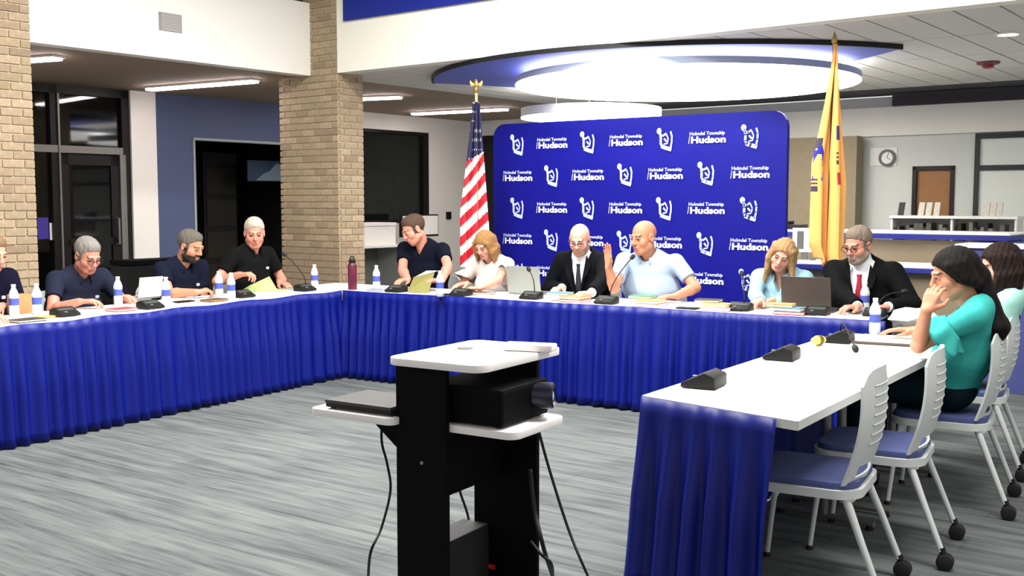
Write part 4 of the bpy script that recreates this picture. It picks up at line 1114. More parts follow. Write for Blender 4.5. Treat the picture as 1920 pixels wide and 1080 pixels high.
def field_mesh(name, fld, mats, parent, zone=None, label=None):
    P, Q = fld.nets()
    me = bpy.data.meshes.new(name); me.vertices.add(len(P)); me.vertices.foreach_set('co', P.astype(np.float32).ravel())
    me.loops.add(len(Q)*4); me.loops.foreach_set('vertex_index', Q.astype(np.int32).ravel())
    me.polygons.add(len(Q)); me.polygons.foreach_set('loop_start', np.arange(0, len(Q)*4, 4, dtype=np.int32))
    try: me.polygons.foreach_set('loop_total', np.full(len(Q), 4, dtype=np.int32))
    except Exception: pass
    for m in (mats if isinstance(mats, (list, tuple)) else [mats]): me.materials.append(m)
    if zone is not None:
        me.polygons.foreach_set('material_index', zone(P[Q].mean(1)).astype(np.int32))
    me.polygons.foreach_set('use_smooth', np.ones(len(Q), dtype=bool))
    me.update(calc_edges=True); me.validate()
    o = bpy.data.objects.new(name, me); o.parent = parent
    if label: o['label'] = label
    return link(o)

SKIN = {k: mat('skin_' + k, c, .55, var=.05, scale=25) for k, c in dict(fair=(202, 146, 126), ruddy=(196, 130, 110), tan=(186, 126, 98), olive=(166, 112, 84), pink=(212, 156, 138)).items()}
LIP = mat('lip', (178, 112, 100), .5); BROW = mat('eyebrow', (96, 76, 62), .8); EYEW = mat('eye_dark', (34, 26, 22), .3)
def norm(v): return V3(v).normalized()
def basis(heading, pitch=0.0, roll=0.0):
    """columns: right, forward, up. heading: horizontal vector; pitch>0 looks down; roll>0 tips the crown to the person's right"""
    f = norm((heading[0], heading[1], 0)); r = V3((f.y, -f.x, 0)); u = V3((0, 0, 1))
    M = Matrix((r, f, u)).transposed()
    M = M @ Matrix.Rotation(math.radians(-pitch), 3, 'X') @ Matrix.Rotation(math.radians(roll), 3, 'Y')
    return M
def hand_prims(W, d, n, t, curl, spread=1.0):
    """returns list of (a,b,ra,rb,k). d along hand, n back of hand, t thumb side"""
    out = []
    offs = (.030, .010, -.010, -.028); kn = (.088, .092, .088, .080)
    K = [W + d*kn[i] + t*offs[i] for i in range(4)]
    for i in range(4): out.append((W + t*offs[i]*.55 + d*.01, K[i], .0145, .0115, .012))
    seg = ((.041, .025, .020), (.045, .028, .021), (.041, .026, .020), (.032, .020, .018))
    for i in range(4):
        p = K[i]; th = 0.0
        fd = (d + t*(.10*spread*(1.5-i)/1.5)).normalized()
        for j in range(3):
            th += curl[j] if isinstance(curl, (list, tuple)) else curl
            q = p + (fd*math.cos(th) - n*math.sin(th))*seg[i][j]
            r0 = (.0100, .0092, .0085)[j]*(.9 if i == 3 else 1); out.append((p, q, r0, r0*.93, .003)); p = q
    b = W + d*.022 + t*.026 - n*.006
    m = b + (d*.62 + t*.72 - n*.25).normalized()*.046; e = m + (d*.92 + t*.25 - n*.3).normalized()*.034
    out += [(W + d*.02, b, .016, .0145, .012), (b, m, .014, .0115, .006), (m, e, .011, .0088, .003)]
    return out
def ik(S, W, L1, L2, hint):
    v = W - S; D = v.length
    if D > (L1+L2)*.985:
        k = D/((L1+L2)*.985); L1 *= k; L2 *= k
    if D < abs(L1-L2)+.02: D = abs(L1-L2)+.02
    vn = v.normalized(); a = (L1*L1 - L2*L2 + D*D)/(2*D); h = math.sqrt(max(L1*L1-a*a, 0))
    hp = (hint - vn*hint.dot(vn)).normalized()
    return S + vn*a + hp*h

def person(label, head, facing, look, pitch=10, roll=0, skin='fair', hair='short', hair_rgb=(90, 80, 70), top=('polo', (30, 34, 54)), arms=None,
           lean=.10, sw=.19, girth=1.0, glasses=False, beard=None, tie=None, pants=(28, 30, 40), voxel=.0055, headscale=1.06, neckdrop=.0, female=False, sleeve=.62, pelvis=None, nback=.0):
    """head: world head centre; facing: torso heading; look: head heading; arms: {'R': dict(w=wrist world, d=hand dir, n=back normal, curl=, hint=)}"""
    f = norm((facing[0], facing[1], 0)); r = V3((f.y, -f.x, 0)); up = V3((0, 0, 1))
    HM = basis(look, pitch, roll); hs = headscale
    hp = lambda x, y, z: head + HM @ V3((x*hs, y*hs, z*hs))
    nb = head + HM @ V3((0, -.030, -.07)) + V3((0, 0, -.072 - neckdrop)) - f*(.02 + nback)            # base of neck
    pel = V3((nb.x, nb.y, .585)) - f*(lean + .03)
    if pelvis is not None: pel = V3((pelvis.x, pelvis.y, .585))
    root = thing('person', label, 'person', V3((pel.x, pel.y, 0)))
    R0 = root.location.copy(); lo_ = lambda p: p - R0
    sp = (nb - pel).normalized(); fw = (f - sp*f.dot(sp)).normalized()
    tp = lambda x, y, z: nb + r*x + fw*y + sp*z          # torso frame at neck base
    sh = {'R': tp(sw, -.01, -.055), 'L': tp(-sw, -.01, -.055)}
    H = head
    # ---------------- arms
    A = {}
    for sd in ('R', 'L'):
        a = (arms or {}).get(sd)
        sg = 1 if sd == 'R' else -1
        if a is None: a = dict(w=pel + f*.33 + r*sg*.16 + ZX*.10, d=(f - r*sg*.2).normalized(), n=up, curl=.3)
        S = sh[sd]; hint = a.get('hint', V3((0, 0, -.75)) + r*sg*.8 - f*.2)
        E = a['e'] if 'e' in a else ik(S, a['w'], .275 if not female else .255, .245 if not female else .23, hint)
        d = norm(a.get('d', a['w']-E)); n = a.get('n', up); n = (n - d*n.dot(d)).normalized()
        t = d.cross(n)*(-1 if sd == 'R' else 1)
        A[sd] = (S, E, a['w'], d, n, t, a.get('curl', .3), a.get('spread', 1.0))
    pts = [H + V3((.13, .13, .14)), H - V3((.13, .13, .14)), pel - r*.2, pel + r*.2, pel - f*.1]
    for sd in A:
        S, E, W, d, n, t, c, _ = A[sd]; pts += [S, E, W, W + d*.20, W + d*.1 + t*.06, W + d*.1 - n*.06]
    P = np.array([npv(lo_(p)) for p in pts]); lo, hi = P.min(0) - .07, P.max(0) + .07
    F = Field(lo, hi, voxel)
    # ---------------- body: torso core, arms, hands, neck, head
    g = girth; ar = .9 if female else 1.0
    F.cap(lo_(pel), lo_(tp(0, -.01, -.24)), .07*g, .075*g, .02, side=r, ratio=1.45)
    F.cap(lo_(tp(0, -.01, -.24)), lo_(tp(0, -.015, -.12)), .075*g, .055, .02, side=r, ratio=1.45)
    F.cap(lo_(tp(-sw+.03, -.01, -.07)), lo_(tp(sw-.03, -.01, -.07)), .036, .036, .02)
    F.cap(lo_(tp(0, -.015, -.07)), lo_(hp(0, -.022, -.055)), .058*ar, .056*ar, .02)
    for sd in A:
        S, E, W, d, n, t, c, spd = A[sd]
        F.cap(lo_(S), lo_(E), .046*ar, .039*ar, .02); mid = E*.72 + W*.28
        F.cap(lo_(E), lo_(mid), .039*ar, .041*ar, .015); F.cap(lo_(mid), lo_(W), .041*ar, .027*ar, .015)
        sc_ = .92 if female else 1.0
        for (a, b, ra, rb, k) in hand_prims(W, d*sc_, n*sc_, t*sc_, c, spd): F.cap(lo_(a), lo_(b), ra*sc_, rb*sc_, k)
    HMn = np.array(HM)
    e = lambda c, rr, k=.015, mode='add': F.ell(lo_(hp(*c)), [x*hs for x in rr], HMn, k*hs, mode)
    cpn = lambda a, b, ra, rb, k=.01, mode='add': F.cap(lo_(hp(*a)), lo_(hp(*b)), ra*hs, rb*hs, k*hs, mode)
    e((0, -.012, .032), (.074, .094, .084)); jw = .054 if female else .059
    e((0, .022, -.040), (jw, .068, .076), .03); cpn((0, .060, -.096), (0, .055, -.09), .022, .022, .03)
    for s_ in (-1, 1):
        e((s_*.040, .052, -.028), (.026, .028, .028), .02); cpn((s_*.052, .0, -.06), (s_*.025, .055, -.088), .018, .018, .025)
        e((s_*.031, .094, .006), (.017, .014, .012), .012, 'sub'); e((s_*.031, .079, .005), (.0135, .0135, .0125), .003)
        e((s_*.076, -.006, -.004), (.010, .020, .032), .006); e((s_*.083, .000, -.002), (.006, .011, .018), .004, 'sub')
    cpn((-.036, .082, .024), (.036, .082, .024), .010, .010, .012)
    cpn((0, .088, .016), (0, .107, -.024), .008, .0125, .010)
    for s_ in (-1, 1): e((s_*.011, .096, -.029), (.0085, .011, .008), .006)
    e((0, .083, -.060), (.024, .014, .014), .012); cpn((-.019, .088, -.060), (.019, .088, -.060), .0062, .0062, .004); cpn((-.015, .088, -.071), (.015, .088, -.071), .0068, .0068, .004)
    e((0, .096, -.0655), (.022, .012, .0016), .002, 'sub')
    HI = np.array(HM.inverted()); hc = npv(lo_(head))
    def zone(C):
        q = (C - hc) @ HI.T / hs; x, y, z = q[:, 0], q[:, 1], q[:, 2]; m = np.zeros(len(C), dtype=int)
        m[(np.abs(x) < .021) & (y > .082) & (z > -.079) & (z < -.054)] = 1
        bz = .026 - 1.2*(np.abs(x)-.03)**2*10
        m[(np.abs(x) > .012) & (np.abs(x) < .048) & (y > .06) & (np.abs(z-bz) < .0045)] = 2
        m[((np.abs(x)-.031)**2/.011**2 + (z-.005)**2/.0055**2 < 1) & (y > .06)] = 3
        if hair == 'short':
            m[(y < .035) & (y > -.2) & (z > .077 + .75*(y-.084) - .012) & (z > -.075) & (np.abs(x) < .0765)] = 5
            m[(np.abs(x) > .058) & (y > .0) & (y < .034) & (z > -.03) & (z < .06) & (np.abs(x) < .0765)] = 5
        if beard:
            fr = (z < -.052 - .02*(np.abs(x) < .022)) & (z > -.122) & (y > -.005) & ((np.abs(x) < .075))
            mus = (np.abs(x) < .032) & (z < -.036) & (z > -.053) & (y > .07)
            sb = (z < .0) & (z > -.11) & (y > .004) & (y < .028) & (np.abs(x) > .045)
            lipz = m == 1
            m[(fr | mus | sb) & ~lipz & (y < .2)] = 4
        return m
    mats = [SKIN[skin], LIP, BROW, EYEW, mat('beard_%d' % sum(beard or (1, 1, 1)), beard or (60, 50, 45), .9, var=.2, scale=90), mat('hair_%d_%d_%d' % hair_rgb, hair_rgb, .75, var=.28, scale=70, bump=.4, spec=.2)]
    field_mesh('body', F, mats, root, zone)
    # ---------------- hair
    hm = mat('hair_%d_%d_%d' % hair_rgb, hair_rgb, .75, var=.28, scale=70, bump=.4, spec=.2)
    if hair != 'bald':
        pts = [head + V3((.17, .17, .17)), head - V3((.17, .17, .17))]
        if hair in ('long', 'ponytail', 'bob'): pts += [head - V3((.1, .1, .42)), nb - fw*.22]
        P = np.array([npv(lo_(p)) for p in pts]); G = Field(P.min(0)-.02, P.max(0)+.02, .0055)
        if hair == 'short': G.ell(lo_(hp(0, -.020, .043)), [x*hs for x in (.080, .101, .087)], HMn, 0); G.ell(lo_(hp(0, .030, .088)), [x*hs for x in (.052, .042, .034)], HMn, .02)
        else: G.ell(lo_(hp(0, -.014, .034)), [x*hs for x in (.086, .106, .097)], HMn, 0)
        if hair == 'short':
            n1 = HM @ norm((0, .60, -.80)); G.carve(lambda X, Y, Z, p=npv(lo_(hp(0, .084, .077))), n=npv(n1): -((X-p[0])*n[0]+(Y-p[1])*n[1]+(Z-p[2])*n[2]))
        elif hair == 'cropped':
            pass
        if hair in ('long', 'ponytail', 'bob'):
            n1 = HM @ norm((0, .80, -.60)); G.carve(lambda X, Y, Z, p=npv(lo_(hp(0, .078, .062))), n=npv(n1): -((X-p[0])*n[0]+(Y-p[1])*n[1]+(Z-p[2])*n[2]))
            if hair == 'long':
                for s_ in (-1, 1):
                    for q in range(4):
                        a = hp(s_*(.062+.006*q), .045-.032*q, .065-.006*q); b = hp(s_*(.084), .035-.033*q, -.04); c = tp(s_*(.115-.02*q), .085-.05*q, -.10-.03*(q % 2))
                        G.cap(lo_(a), lo_(b), .020, .022, .02); G.cap(lo_(b), lo_(c), .024, .013, .02)
                for q in range(3):
                    G.cap(lo_(hp(-.04+.04*q, -.085, .02)), lo_(tp(-.05+.05*q, -.09, -.12)), .036, .022, .02)
            elif hair == 'bob':
                for s_ in (-1, 1):
                    for q in range(4):
                        a = hp(s_*(.066), .055-.036*q, .05); b = hp(s_*(.085), .050-.036*q, -.05); c = hp(s_*.09, .06-.035*q, -.135-.01*(q % 2))
                        G.cap(lo_(a), lo_(b), .016, .018, .02); G.cap(lo_(b), lo_(c), .020, .012, .02)
                for q in range(3): G.cap(lo_(hp(-.04+.04*q, -.085, .02)), lo_(hp(-.05+.05*q, -.075, -.13)), .036, .026, .02)
            else:
                for s_ in (-1, 1):
                    for q in range(3): G.cap(lo_(hp(s_*.066, .03-.035*q, .05)), lo_(hp(s_*.072, -.01-.03*q, -.02-.02*q)), .020, .024, .02)
                b0 = hp(0, -.10, -.04); b1 = tp(0, -.12, -.10); b2 = tp(.0, -.135, -.20)
                G.cap(lo_(hp(0, -.07, .03)), lo_(b0), .055, .052, .03); G.cap(lo_(b0), lo_(b1), .05, .05, .03); G.cap(lo_(b1), lo_(b2), .05, .022, .03, side=r, ratio=1.5)
        sl_, (X_, Y_, Z_) = G.sub(G.lo, G.lo + G.h*(G.n-1)); wv = 190.0
        G.f = G.f + (.002 if hair == 'short' else .0016 if hair == 'ponytail' else .003)*(np.sin(wv*X_ + 2.5*np.sin(14*Z_))*np.sin(wv*Y_*.9 + 2*np.sin(17*Z_) + 1.0)).astype(np.float32)
        field_mesh('hair', G, hm, root)
    # ---------------- clothes
    kind, rgb = top
    cm = mat('cloth_%d_%d_%d' % rgb, rgb, .85, var=.08, scale=18, bump=.15, spec=.12)
    longs = kind in ('suit', 'blouse')
    def torso_field(extra, vox, sleeve_to):
        pts = [tp(0, 0, .06), pel - f*.2 - ZX*.12, pel + f*.2, tp(-sw-.1, 0, 0), tp(sw+.1, 0, 0)]
        for sd in A: pts += [A[sd][1], A[sd][2]] if sleeve_to > 1.0 else [A[sd][0]*(1-sleeve_to) + A[sd][1]*sleeve_to]
        P = np.array([npv(lo_(p)) for p in pts]); T = Field(P.min(0)-.10, P.max(0)+.10, vox); x = extra
        cw_ = sw*(1.0 if female else 1.02)
        T.cap(lo_(pel + ZX*.02), lo_(tp(0, .0, -.27)), .118*g+x, .116*g+x, .04, side=r, ratio=1.42 if female else 1.5)
        T.cap(lo_(tp(0, 0, -.27)), lo_(tp(0, -.005, -.14)), .116*g+x, .105+x, .05, side=r, ratio=max(1.3, (cw_-.012)/.11))
        T.cap(lo_(tp(-sw+.02, -.012, -.066)), lo_(tp(sw-.02, -.012, -.066)), .060+x, .060+x, .06)
        T.cap(lo_(tp(-.085, -.02, -.028)), lo_(tp(.085, -.02, -.028)), .044+x, .044+x, .06)
        T.cap(lo_(tp(-.03, -.02, -.01)), lo_(tp(.03, -.02, -.01)), .055*ar+x, .055*ar+x, .05)
        if female:
            for s_ in (-1, 1): T.ell(lo_(tp(s_*.07, .075, -.22)), (.065, .055, .065), None, .04)
        elif g > 1.02: T.ell(lo_(tp(0, .06, -.36)), (.15*g, .075*g, .14), np.array(Matrix((r, fw, sp)).transposed()), .05)
        for sd in A:
            S, E, W = A[sd][:3]
            if sleeve_to <= 1.0:
                Q = S*(1-sleeve_to) + E*sleeve_to; dd = (E-S).normalized()
                T.cap(lo_(S), lo_(Q + dd*.05), .062*ar+x, .056*ar+x, .03, cut=(lo_(Q), dd))
            else:
                T.cap(lo_(S), lo_(E), .062*ar+x, .050*ar+x, .03); dd = (W-E).normalized(); Q = W - dd*.015
                T.cap(lo_(E), lo_(Q + dd*.03), .050*ar+x, .040*ar+x, .02, cut=(lo_(Q), dd))
        return T
    n0 = npv(lo_(nb)); rn, fn_, sn = npv(r), npv(fw), npv(sp)
    def tc(X, Y, Z):
        x, y, z = X-n0[0], Y-n0[1], Z-n0[2]
        return x*rn[0]+y*rn[1]+z*rn[2], x*fn_[0]+y*fn_[1]+z*fn_[2], x*sn[0]+y*sn[1]+z*sn[2]
    nk0, nk1 = tp(0, -.01, -.10), hp(0, -.02, -.05)
    def vee(depth, w0):
        def fn(X, Y, Z):
            x, y, z = tc(X, Y, Z); w = w0*np.clip((z + depth)/depth, 0, 1.3); return np.maximum(np.maximum(np.maximum(np.abs(x) - w, -y), -(z + depth)), y - .165)
        return fn
    def mk(name, T, m): return field_mesh(name, T, m, root)
    if kind == 'suit':
        wm = mat('white_shirt', (232, 234, 238), .8, var=.03)
        T = torso_field(-.006, .009, .3); T.cap(lo_(tp(0, -.005, -.06)), lo_(hp(0, -.025, -.085)), .064, .060, .02)
        T.cap(lo_(nk1), lo_(hp(0, 0, .0)), .055, .06, 0, 'sub'); mk('shirt', T, wm)
        T = torso_field(.012, .0085, 1.5); T.cap(lo_(tp(0, 0, -.06)), lo_(tp(0, -.02, .03)), .07, .064, .03)
        T.cap(lo_(tp(0, 0, -.05)), lo_(nk1), .062, .07, .0, 'sub'); T.carve(lambda X, Y, Z: vee(.36, .085)(X, Y, Z)); jk = mk('jacket', T, cm)
        for s_ in (-1, 1):      # lapels
            y0 = .122*g + .020
            pl = [tp(s_*.07, .055, .01), tp(s_*.115, .085, -.06), tp(s_*.10, y0-.01, -.13), tp(s_*.085, y0, -.14), tp(s_*.01, y0+.018, -.35), tp(s_*.05, y0-.012, -.16)]
            mb = MB(); mb.prism([lo_(p) for p in pl], fw*.008); mb.build('lapel', cm, jk)
        for sd in A:            # cuffs
            S, E, W, d = A[sd][:4]; dd = (W-E).normalized(); mb = MB(); mb.lathe([(.036, -.03), (.036, .004), (.031, .004)], lo_(W), 14, dd); mb.build('cuff', wm, root, smooth='auto')
        if tie:
            tm = mat('tie_%d_%d_%d' % tie, tie, .5, var=.15, scale=60)
            def front(z): return np.interp(z, [-.45, -.30, -.20, -.12, -.06, 0], [.128, .128, .118, .10, .085, .075])*g - .004
            zs = [-.055, -.085, -.16, -.26, -.40, -.43]; ws = [.020, .014, .022, .030, .036, .004]
            vs = []; fs = []
            for z, w in zip(zs, ws): vs += [lo_(tp(-w, front(z)+.006, z)), lo_(tp(w, front(z)+.006, z)), lo_(tp(w*.6, front(z)+.016, z)), lo_(tp(-w*.6, front(z)+.016, z))]
            for i in range(len(zs)-1):
                a, b = i*4, i*4+4; fs += [(a+k, a+(k+1) % 4, b+(k+1) % 4, b+k) for k in range(4)]
            fs += [(0, 1, 2, 3), tuple(range(len(vs)-1, len(vs)-5, -1))]
            mb = MB(); mb.add(vs, fs); mb.build('tie', tm, root)
    else:
        vox = .009
        T = torso_field(0.002 if not longs else .004, vox, 1.5 if longs else sleeve)
        if kind == 'blouse' or kind == 'vneck': T.carve(lambda X, Y, Z: vee(.15 if female else .11, .062)(X, Y, Z))
        T.cap(lo_(tp(0, .0, -.045)), lo_(nk1), .058*ar, .075, .006, 'sub')
        if kind == 'teal':
            for sd in ('R', 'L'):   # flutter sleeves
                S, E = A[sd][:2]; o_ = r*(1 if sd == 'R' else -1)
        st = mk('shirt' if not female else 'blouse', T, cm)
        if kind in ('polo', 'blouse'):
            # stand-and-fall collar, open at the front
            n = 26; vs = []; fs = []
            for i in range(n+1):
                an = math.radians(90+28 + (360-56)*i/n); rx, ry = .066*ar, .068*ar; c_, s_ = math.cos(an), math.sin(an)
                fr = max(0, s_)
                for (rr_, zz) in ((1.0, .012-.03*fr), (1.05, .018-.034*fr), (1.32, -.022-.05*fr), (1.26, -.026-.05*fr)):
                    vs.append(lo_(tp(rx*rr_*c_, ry*rr_*s_ + .004, zz)))
            for i in range(n):
                a, b = i*4, i*4+4; fs += [(a+k, a+(k+1) % 4, b+(k+1) % 4, b+k) for k in range(4)]
            fs += [(0, 1, 2, 3), (n*4+3, n*4+2, n*4+1, n*4)]
            mb = MB(); mb.add(vs, fs); mb.build('collar', cm, st, smooth=True)
        if kind == 'polo' and sum(rgb) < 300:
            y0 = .122*g
            mb = MB(); mb.obox(lo_(tp(-.085, y0-.008, -.155)), r*.012, fw*.006, sp*.009); mb.build('chest_emblem', PRINT, st)
    # ---------------- trousers and shoes (mostly under the tables)
    pts = [pel + r*.25, pel - r*.25 - f*.2, pel + f*.62 - ZX*.56, pel + f*.6 + ZX*.12]
    P = np.array([npv(lo_(p)) for p in pts]); P[:, 2] = np.maximum(P[:, 2], 0); T = Field(P.min(0)-.03, P.max(0)+.03, .014)
    T.cap(lo_(pel - r*.06), lo_(pel + r*.06), .115, .115, .04, side=f, ratio=1.05)
    for s_ in (-1, 1):
        hipj = pel + r*s_*.09 - ZX*.02; kn = pel + r*s_*.12 + f*.43 - ZX*.02; an_ = V3((kn.x, kn.y, .09)) + f*.0
        T.cap(lo_(hipj), lo_(kn), .088, .068, .03); T.cap(lo_(kn), lo_(an_), .066, .052, .02)
    field_mesh('trousers', T, mat('trouser_%d_%d_%d' % pants, pants, .85, var=.1, spec=.1), root)
    for s_ in (-1, 1):
        kn = pel + r*s_*.12 + f*.43; mb = MB(); a = V3((kn.x, kn.y, 0))
        mb.tube([lo_(a - f*.07 + ZX*.035), lo_(a + f*.02 + ZX*.045), lo_(a + f*.12 + ZX*.035), lo_(a + f*.19 + ZX*.025)], [.032, .042, .036, .022], 10); mb.build('shoe', BLACKP, root, smooth=True)
    if glasses:
        mb = MB()
        gm = mat('glasses_frame', (30, 26, 26), .4)
        for s_ in (-1, 1):
            mb.tube([lo_(hp(s_*.033+.024*math.cos(q*math.pi/6), .104, .002+.018*math.sin(q*math.pi/6))) for q in range(13)], .0022, 6, caps=False)
            mb.tube([lo_(hp(s_*.057, .102, .008)), lo_(hp(s_*.078, .05, .01)), lo_(hp(s_*.082, -.01, .006))], .002, 6)
        mb.tube([lo_(hp(-.009, .105, .006)), lo_(hp(.009, .105, .006))], .0022, 6)
        mb.build('glasses', gm, root)
    return dict(root=root, nb=nb, pel=pel, f=f, r=r, tp=tp, hp=hp, A=A, lo=lo_, cm=cm, hm=hm, fw=fw, sp=sp)
# ================================================================== THE PEOPLE
fL, fM, fR = -oL, -oM, cf
ZW = ZT + .05
def chair_for(P, label, back=.29, zs=.93):
    c = place_chair(V3((P['pel'].x, P['pel'].y, 0)) - P['f']*back, P['f'], label)
    c.scale = (1, 1, zs)
UP = V3((0, 0, 1))
def toward(px0, py0, px1, py1, z): return (PZ(px1, py1, z) - PZ(px0, py0, z)).normalized()
W = lambda px, py, z=ZW: PZ(px, py, z)
people = {}
p = people['edge'] = person('man in a dark navy shirt cut off at the picture edge beside the brick pier', PD(-16, 474, 7.2), fL, V3((.9, -.4, 0)), 20, skin='fair', hair_rgb=(120, 96, 74), top=('polo', (13, 11, 32)),
    arms=dict(R=dict(w=W(-25, 590), d=fL, curl=.3), L=dict(w=W(4, 574), d=V3((.2, -.9, 0)), curl=.4)))
chair_for(p, 'light grey stacking chair under the man cut off at the picture edge')
p = people['grey'] = person('grey haired man with glasses in a slate navy polo looking down at his papers', PD(164, 479, 7.82), fL, V3((.80, -.60, 0)), 26, skin='ruddy', hair_rgb=(122, 118, 112), top=('polo', (29, 33, 50)), glasses=True, sw=.20, girth=1.08,
    arms=dict(R=dict(w=W(148, 566), d=V3((.95, .1, .1)), curl=.45, hint=V3((-.5, -.3, -.8))), L=dict(w=W(222, 556), d=V3((.9, -.4, .05)), curl=.35)), lean=.14)
chair_for(p, 'light grey stacking chair under the grey haired man with glasses')
p = people['beard'] = person('bearded man with greying hair in a dark navy polo holding a bottle', PD(357, 462, 8.62), fL, V3((.93, -.36, 0)), 20, skin='tan', hair_rgb=(92, 87, 80), beard=(40, 32, 28), top=('polo', (14, 19, 36)), sw=.205, girth=1.08,
    arms=dict(R=dict(w=W(368, 548), d=V3((.75, .5, .15)), curl=.7, n=V3((-.3, -.3, .8)), hint=V3((-.6, -.3, -.7))), L=dict(w=W(382, 533), d=V3((.1, -.95, 0)), curl=.4, hint=V3((0, 0, -1)))), lean=.12)
chair_for(p, 'light grey stacking chair under the bearded man in navy')
p = people['white'] = person('white haired man in a black polo reaching over a green folder', PD(477, 437, 9.15), fL, V3((.30, -.95, 0)), 14, skin='ruddy', hair_rgb=(172, 164, 152), top=('polo', (9, 10, 11)), sw=.20,
    arms=dict(R=dict(w=PD(449, 515, 8.82), d=V3((.95, -.25, .15)), curl=.75, hint=V3((-.8, .0, -.6))), L=dict(w=W(524, 530), d=V3((.75, -.5, -.1)), curl=.4)), lean=.05)
chair_for(p, 'light grey stacking chair under the white haired man in black')
p = people['navy'] = person('brown haired man in a navy polo reading an olive folder', PD(776, 431, 9.45), fM, V3((-.86, -.50, 0)), 26, roll=8, skin='ruddy', hair_rgb=(74, 56, 46), top=('vneck', (7, 10, 26)), sw=.215, girth=1.10, sleeve=.6,
    arms=dict(R=dict(w=W(765, 524, ZW+.03), d=V3((-.6, -.7, 0)), curl=.4), L=dict(w=W(829, 526, ZW+.04), d=V3((-.95, -.2, .1)), curl=.6, hint=V3((1, .1, -.15)))), lean=.10)
chair_for(p, 'light grey stacking chair under the man in the navy polo reading a folder')
p = people['blonde'] = person('blonde woman in a white short sleeved blouse looking down beside the flag', PD(909, 459, 9.1), fM, V3((-.55, -.83, 0)), 30, skin='fair', hair='bob', hair_rgb=(138, 102, 62), top=('white', (206, 196, 190)), female=True, sw=.165, sleeve=.55, headscale=.95,
    arms=dict(R=dict(w=W(876, 532), d=V3((-.8, -.5, 0)), curl=.4), L=dict(w=W(900, 540), d=V3((-.95, -.2, 0)), curl=.35, hint=V3((.9, .1, -.6)))), lean=.08)
chair_for(p, 'light grey stacking chair under the blonde woman in white')
p = people['suit'] = person('bald man with glasses in a black suit and dark tie reading at the table', PD(1087, 449, 8.65), fM, V3((-.32, -.95, 0)), 22, skin='pink', hair='bald', top=('suit', (6, 8, 13)), tie=(28, 30, 40), glasses=True, beard=(168, 130, 112), sw=.195,
    arms=dict(R=dict(w=W(1054, 540), d=V3((-.6, -.8, 0)), curl=.5), L=dict(w=W(1109, 549), d=V3((-.95, -.25, 0)), curl=.5)), lean=.08)
chair_for(p, 'light grey stacking chair under the bald man in the black suit')
p = people['raised'] = person('bald man in a pale blue polo raising his open hand', PD(1207, 445, 8.3), fM, V3((-.80, -.60, 0)), 10, skin='tan', hair='bald', top=('polo', (150, 166, 190)), sw=.225, girth=1.08, headscale=1.10,
    arms=dict(R=dict(e=PD(1152, 540, 8.02), w=PD(1141, 502, 7.98), d=V3((-.05, 0, 1)), n=V3((.75, .5, 0)), curl=.08, spread=1.2), L=dict(w=W(1268, 555), d=V3((-.95, -.3, 0)), curl=.35, hint=V3((.95, .1, -.4)))), lean=.06, sleeve=.66)
chair_for(p, 'light grey stacking chair under the bald man raising his hand')
p = people['light'] = person('blonde woman in a pale blue blouse tilting her head over papers', PD(1467, 478, 7.75), fM, V3((-.42, -.90, 0)), 20, roll=-20, skin='fair', hair='long', hair_rgb=(152, 122, 84), top=('blouse', (140, 176, 190)), female=True, sw=.175, headscale=.97,
    arms=dict(R=dict(w=W(1428, 565), d=V3((-.6, -.6, 0)), curl=.3), L=dict(w=W(1450, 563), d=V3((-.7, -.5, 0)), curl=.4)), lean=.08)
chair_for(p, 'light grey stacking chair under the blonde woman in pale blue')
p = people['redtie'] = person('grey bearded man with glasses in a black suit and red tie', PD(1609, 460, 7.4), fM, V3((-.78, -.62, 0)), 16, skin='ruddy', hair_rgb=(116, 104, 92), beard=(150, 138, 124), top=('suit', (7, 8, 11)), tie=(150, 20, 48), glasses=True, sw=.205,
    arms=dict(R=dict(w=W(1608, 575), d=V3((-.95, -.3, 0)), curl=.5), L=dict(w=W(1664, 576), d=V3((-.95, -.2, 0)), curl=.4)), lean=.06)
chair_for(p, 'light grey stacking chair under the man with the red tie', .36, 1.0)
p = people['teal'] = person('dark haired woman in a teal flutter sleeve blouse resting her cheek on her hand', PD(1789, 514, 5.15), fR, V3((-.97, .12, 0)), 16, skin='tan', hair='ponytail', hair_rgb=(15, 10, 10), top=('teal', (58, 166, 160)), female=True, sw=.175, sleeve=.5, headscale=1.04, voxel=.005, pants=(14, 30, 38),
    arms=dict(L=dict(e=PZ(1722, 648, ZT+.064), w=PD(1737, 583, 4.82), d=V3((.38, .22, .90)), n=V3((-.6, -.75, .1)), curl=(.5, .5, .4)), R=dict(w=W(1714, 620, ZT+.065), d=V3((-.85, .3, .05)), curl=.25, hint=V3((0, 0, -1)))), pelvis=r3 + cf*.285, nback=.04, girth=1.08)
p = people['mint'] = person('brown haired woman in a pale mint top seated beyond the woman in teal', PD(1876, 500, 5.95), fR, V3((-.97, .15, 0)), 12, skin='fair', hair='long', hair_rgb=(28, 16, 13), top=('mint', (160, 214, 202)), female=True, sw=.17, sleeve=.6, voxel=.006,
    arms=dict(L=dict(w=PZ(1856, 622, ZT+.06), d=V3((-.9, .3, 0)), curl=.35, hint=V3((0, 0, -1)))), pelvis=r4 + cf*.31, girth=1.05)
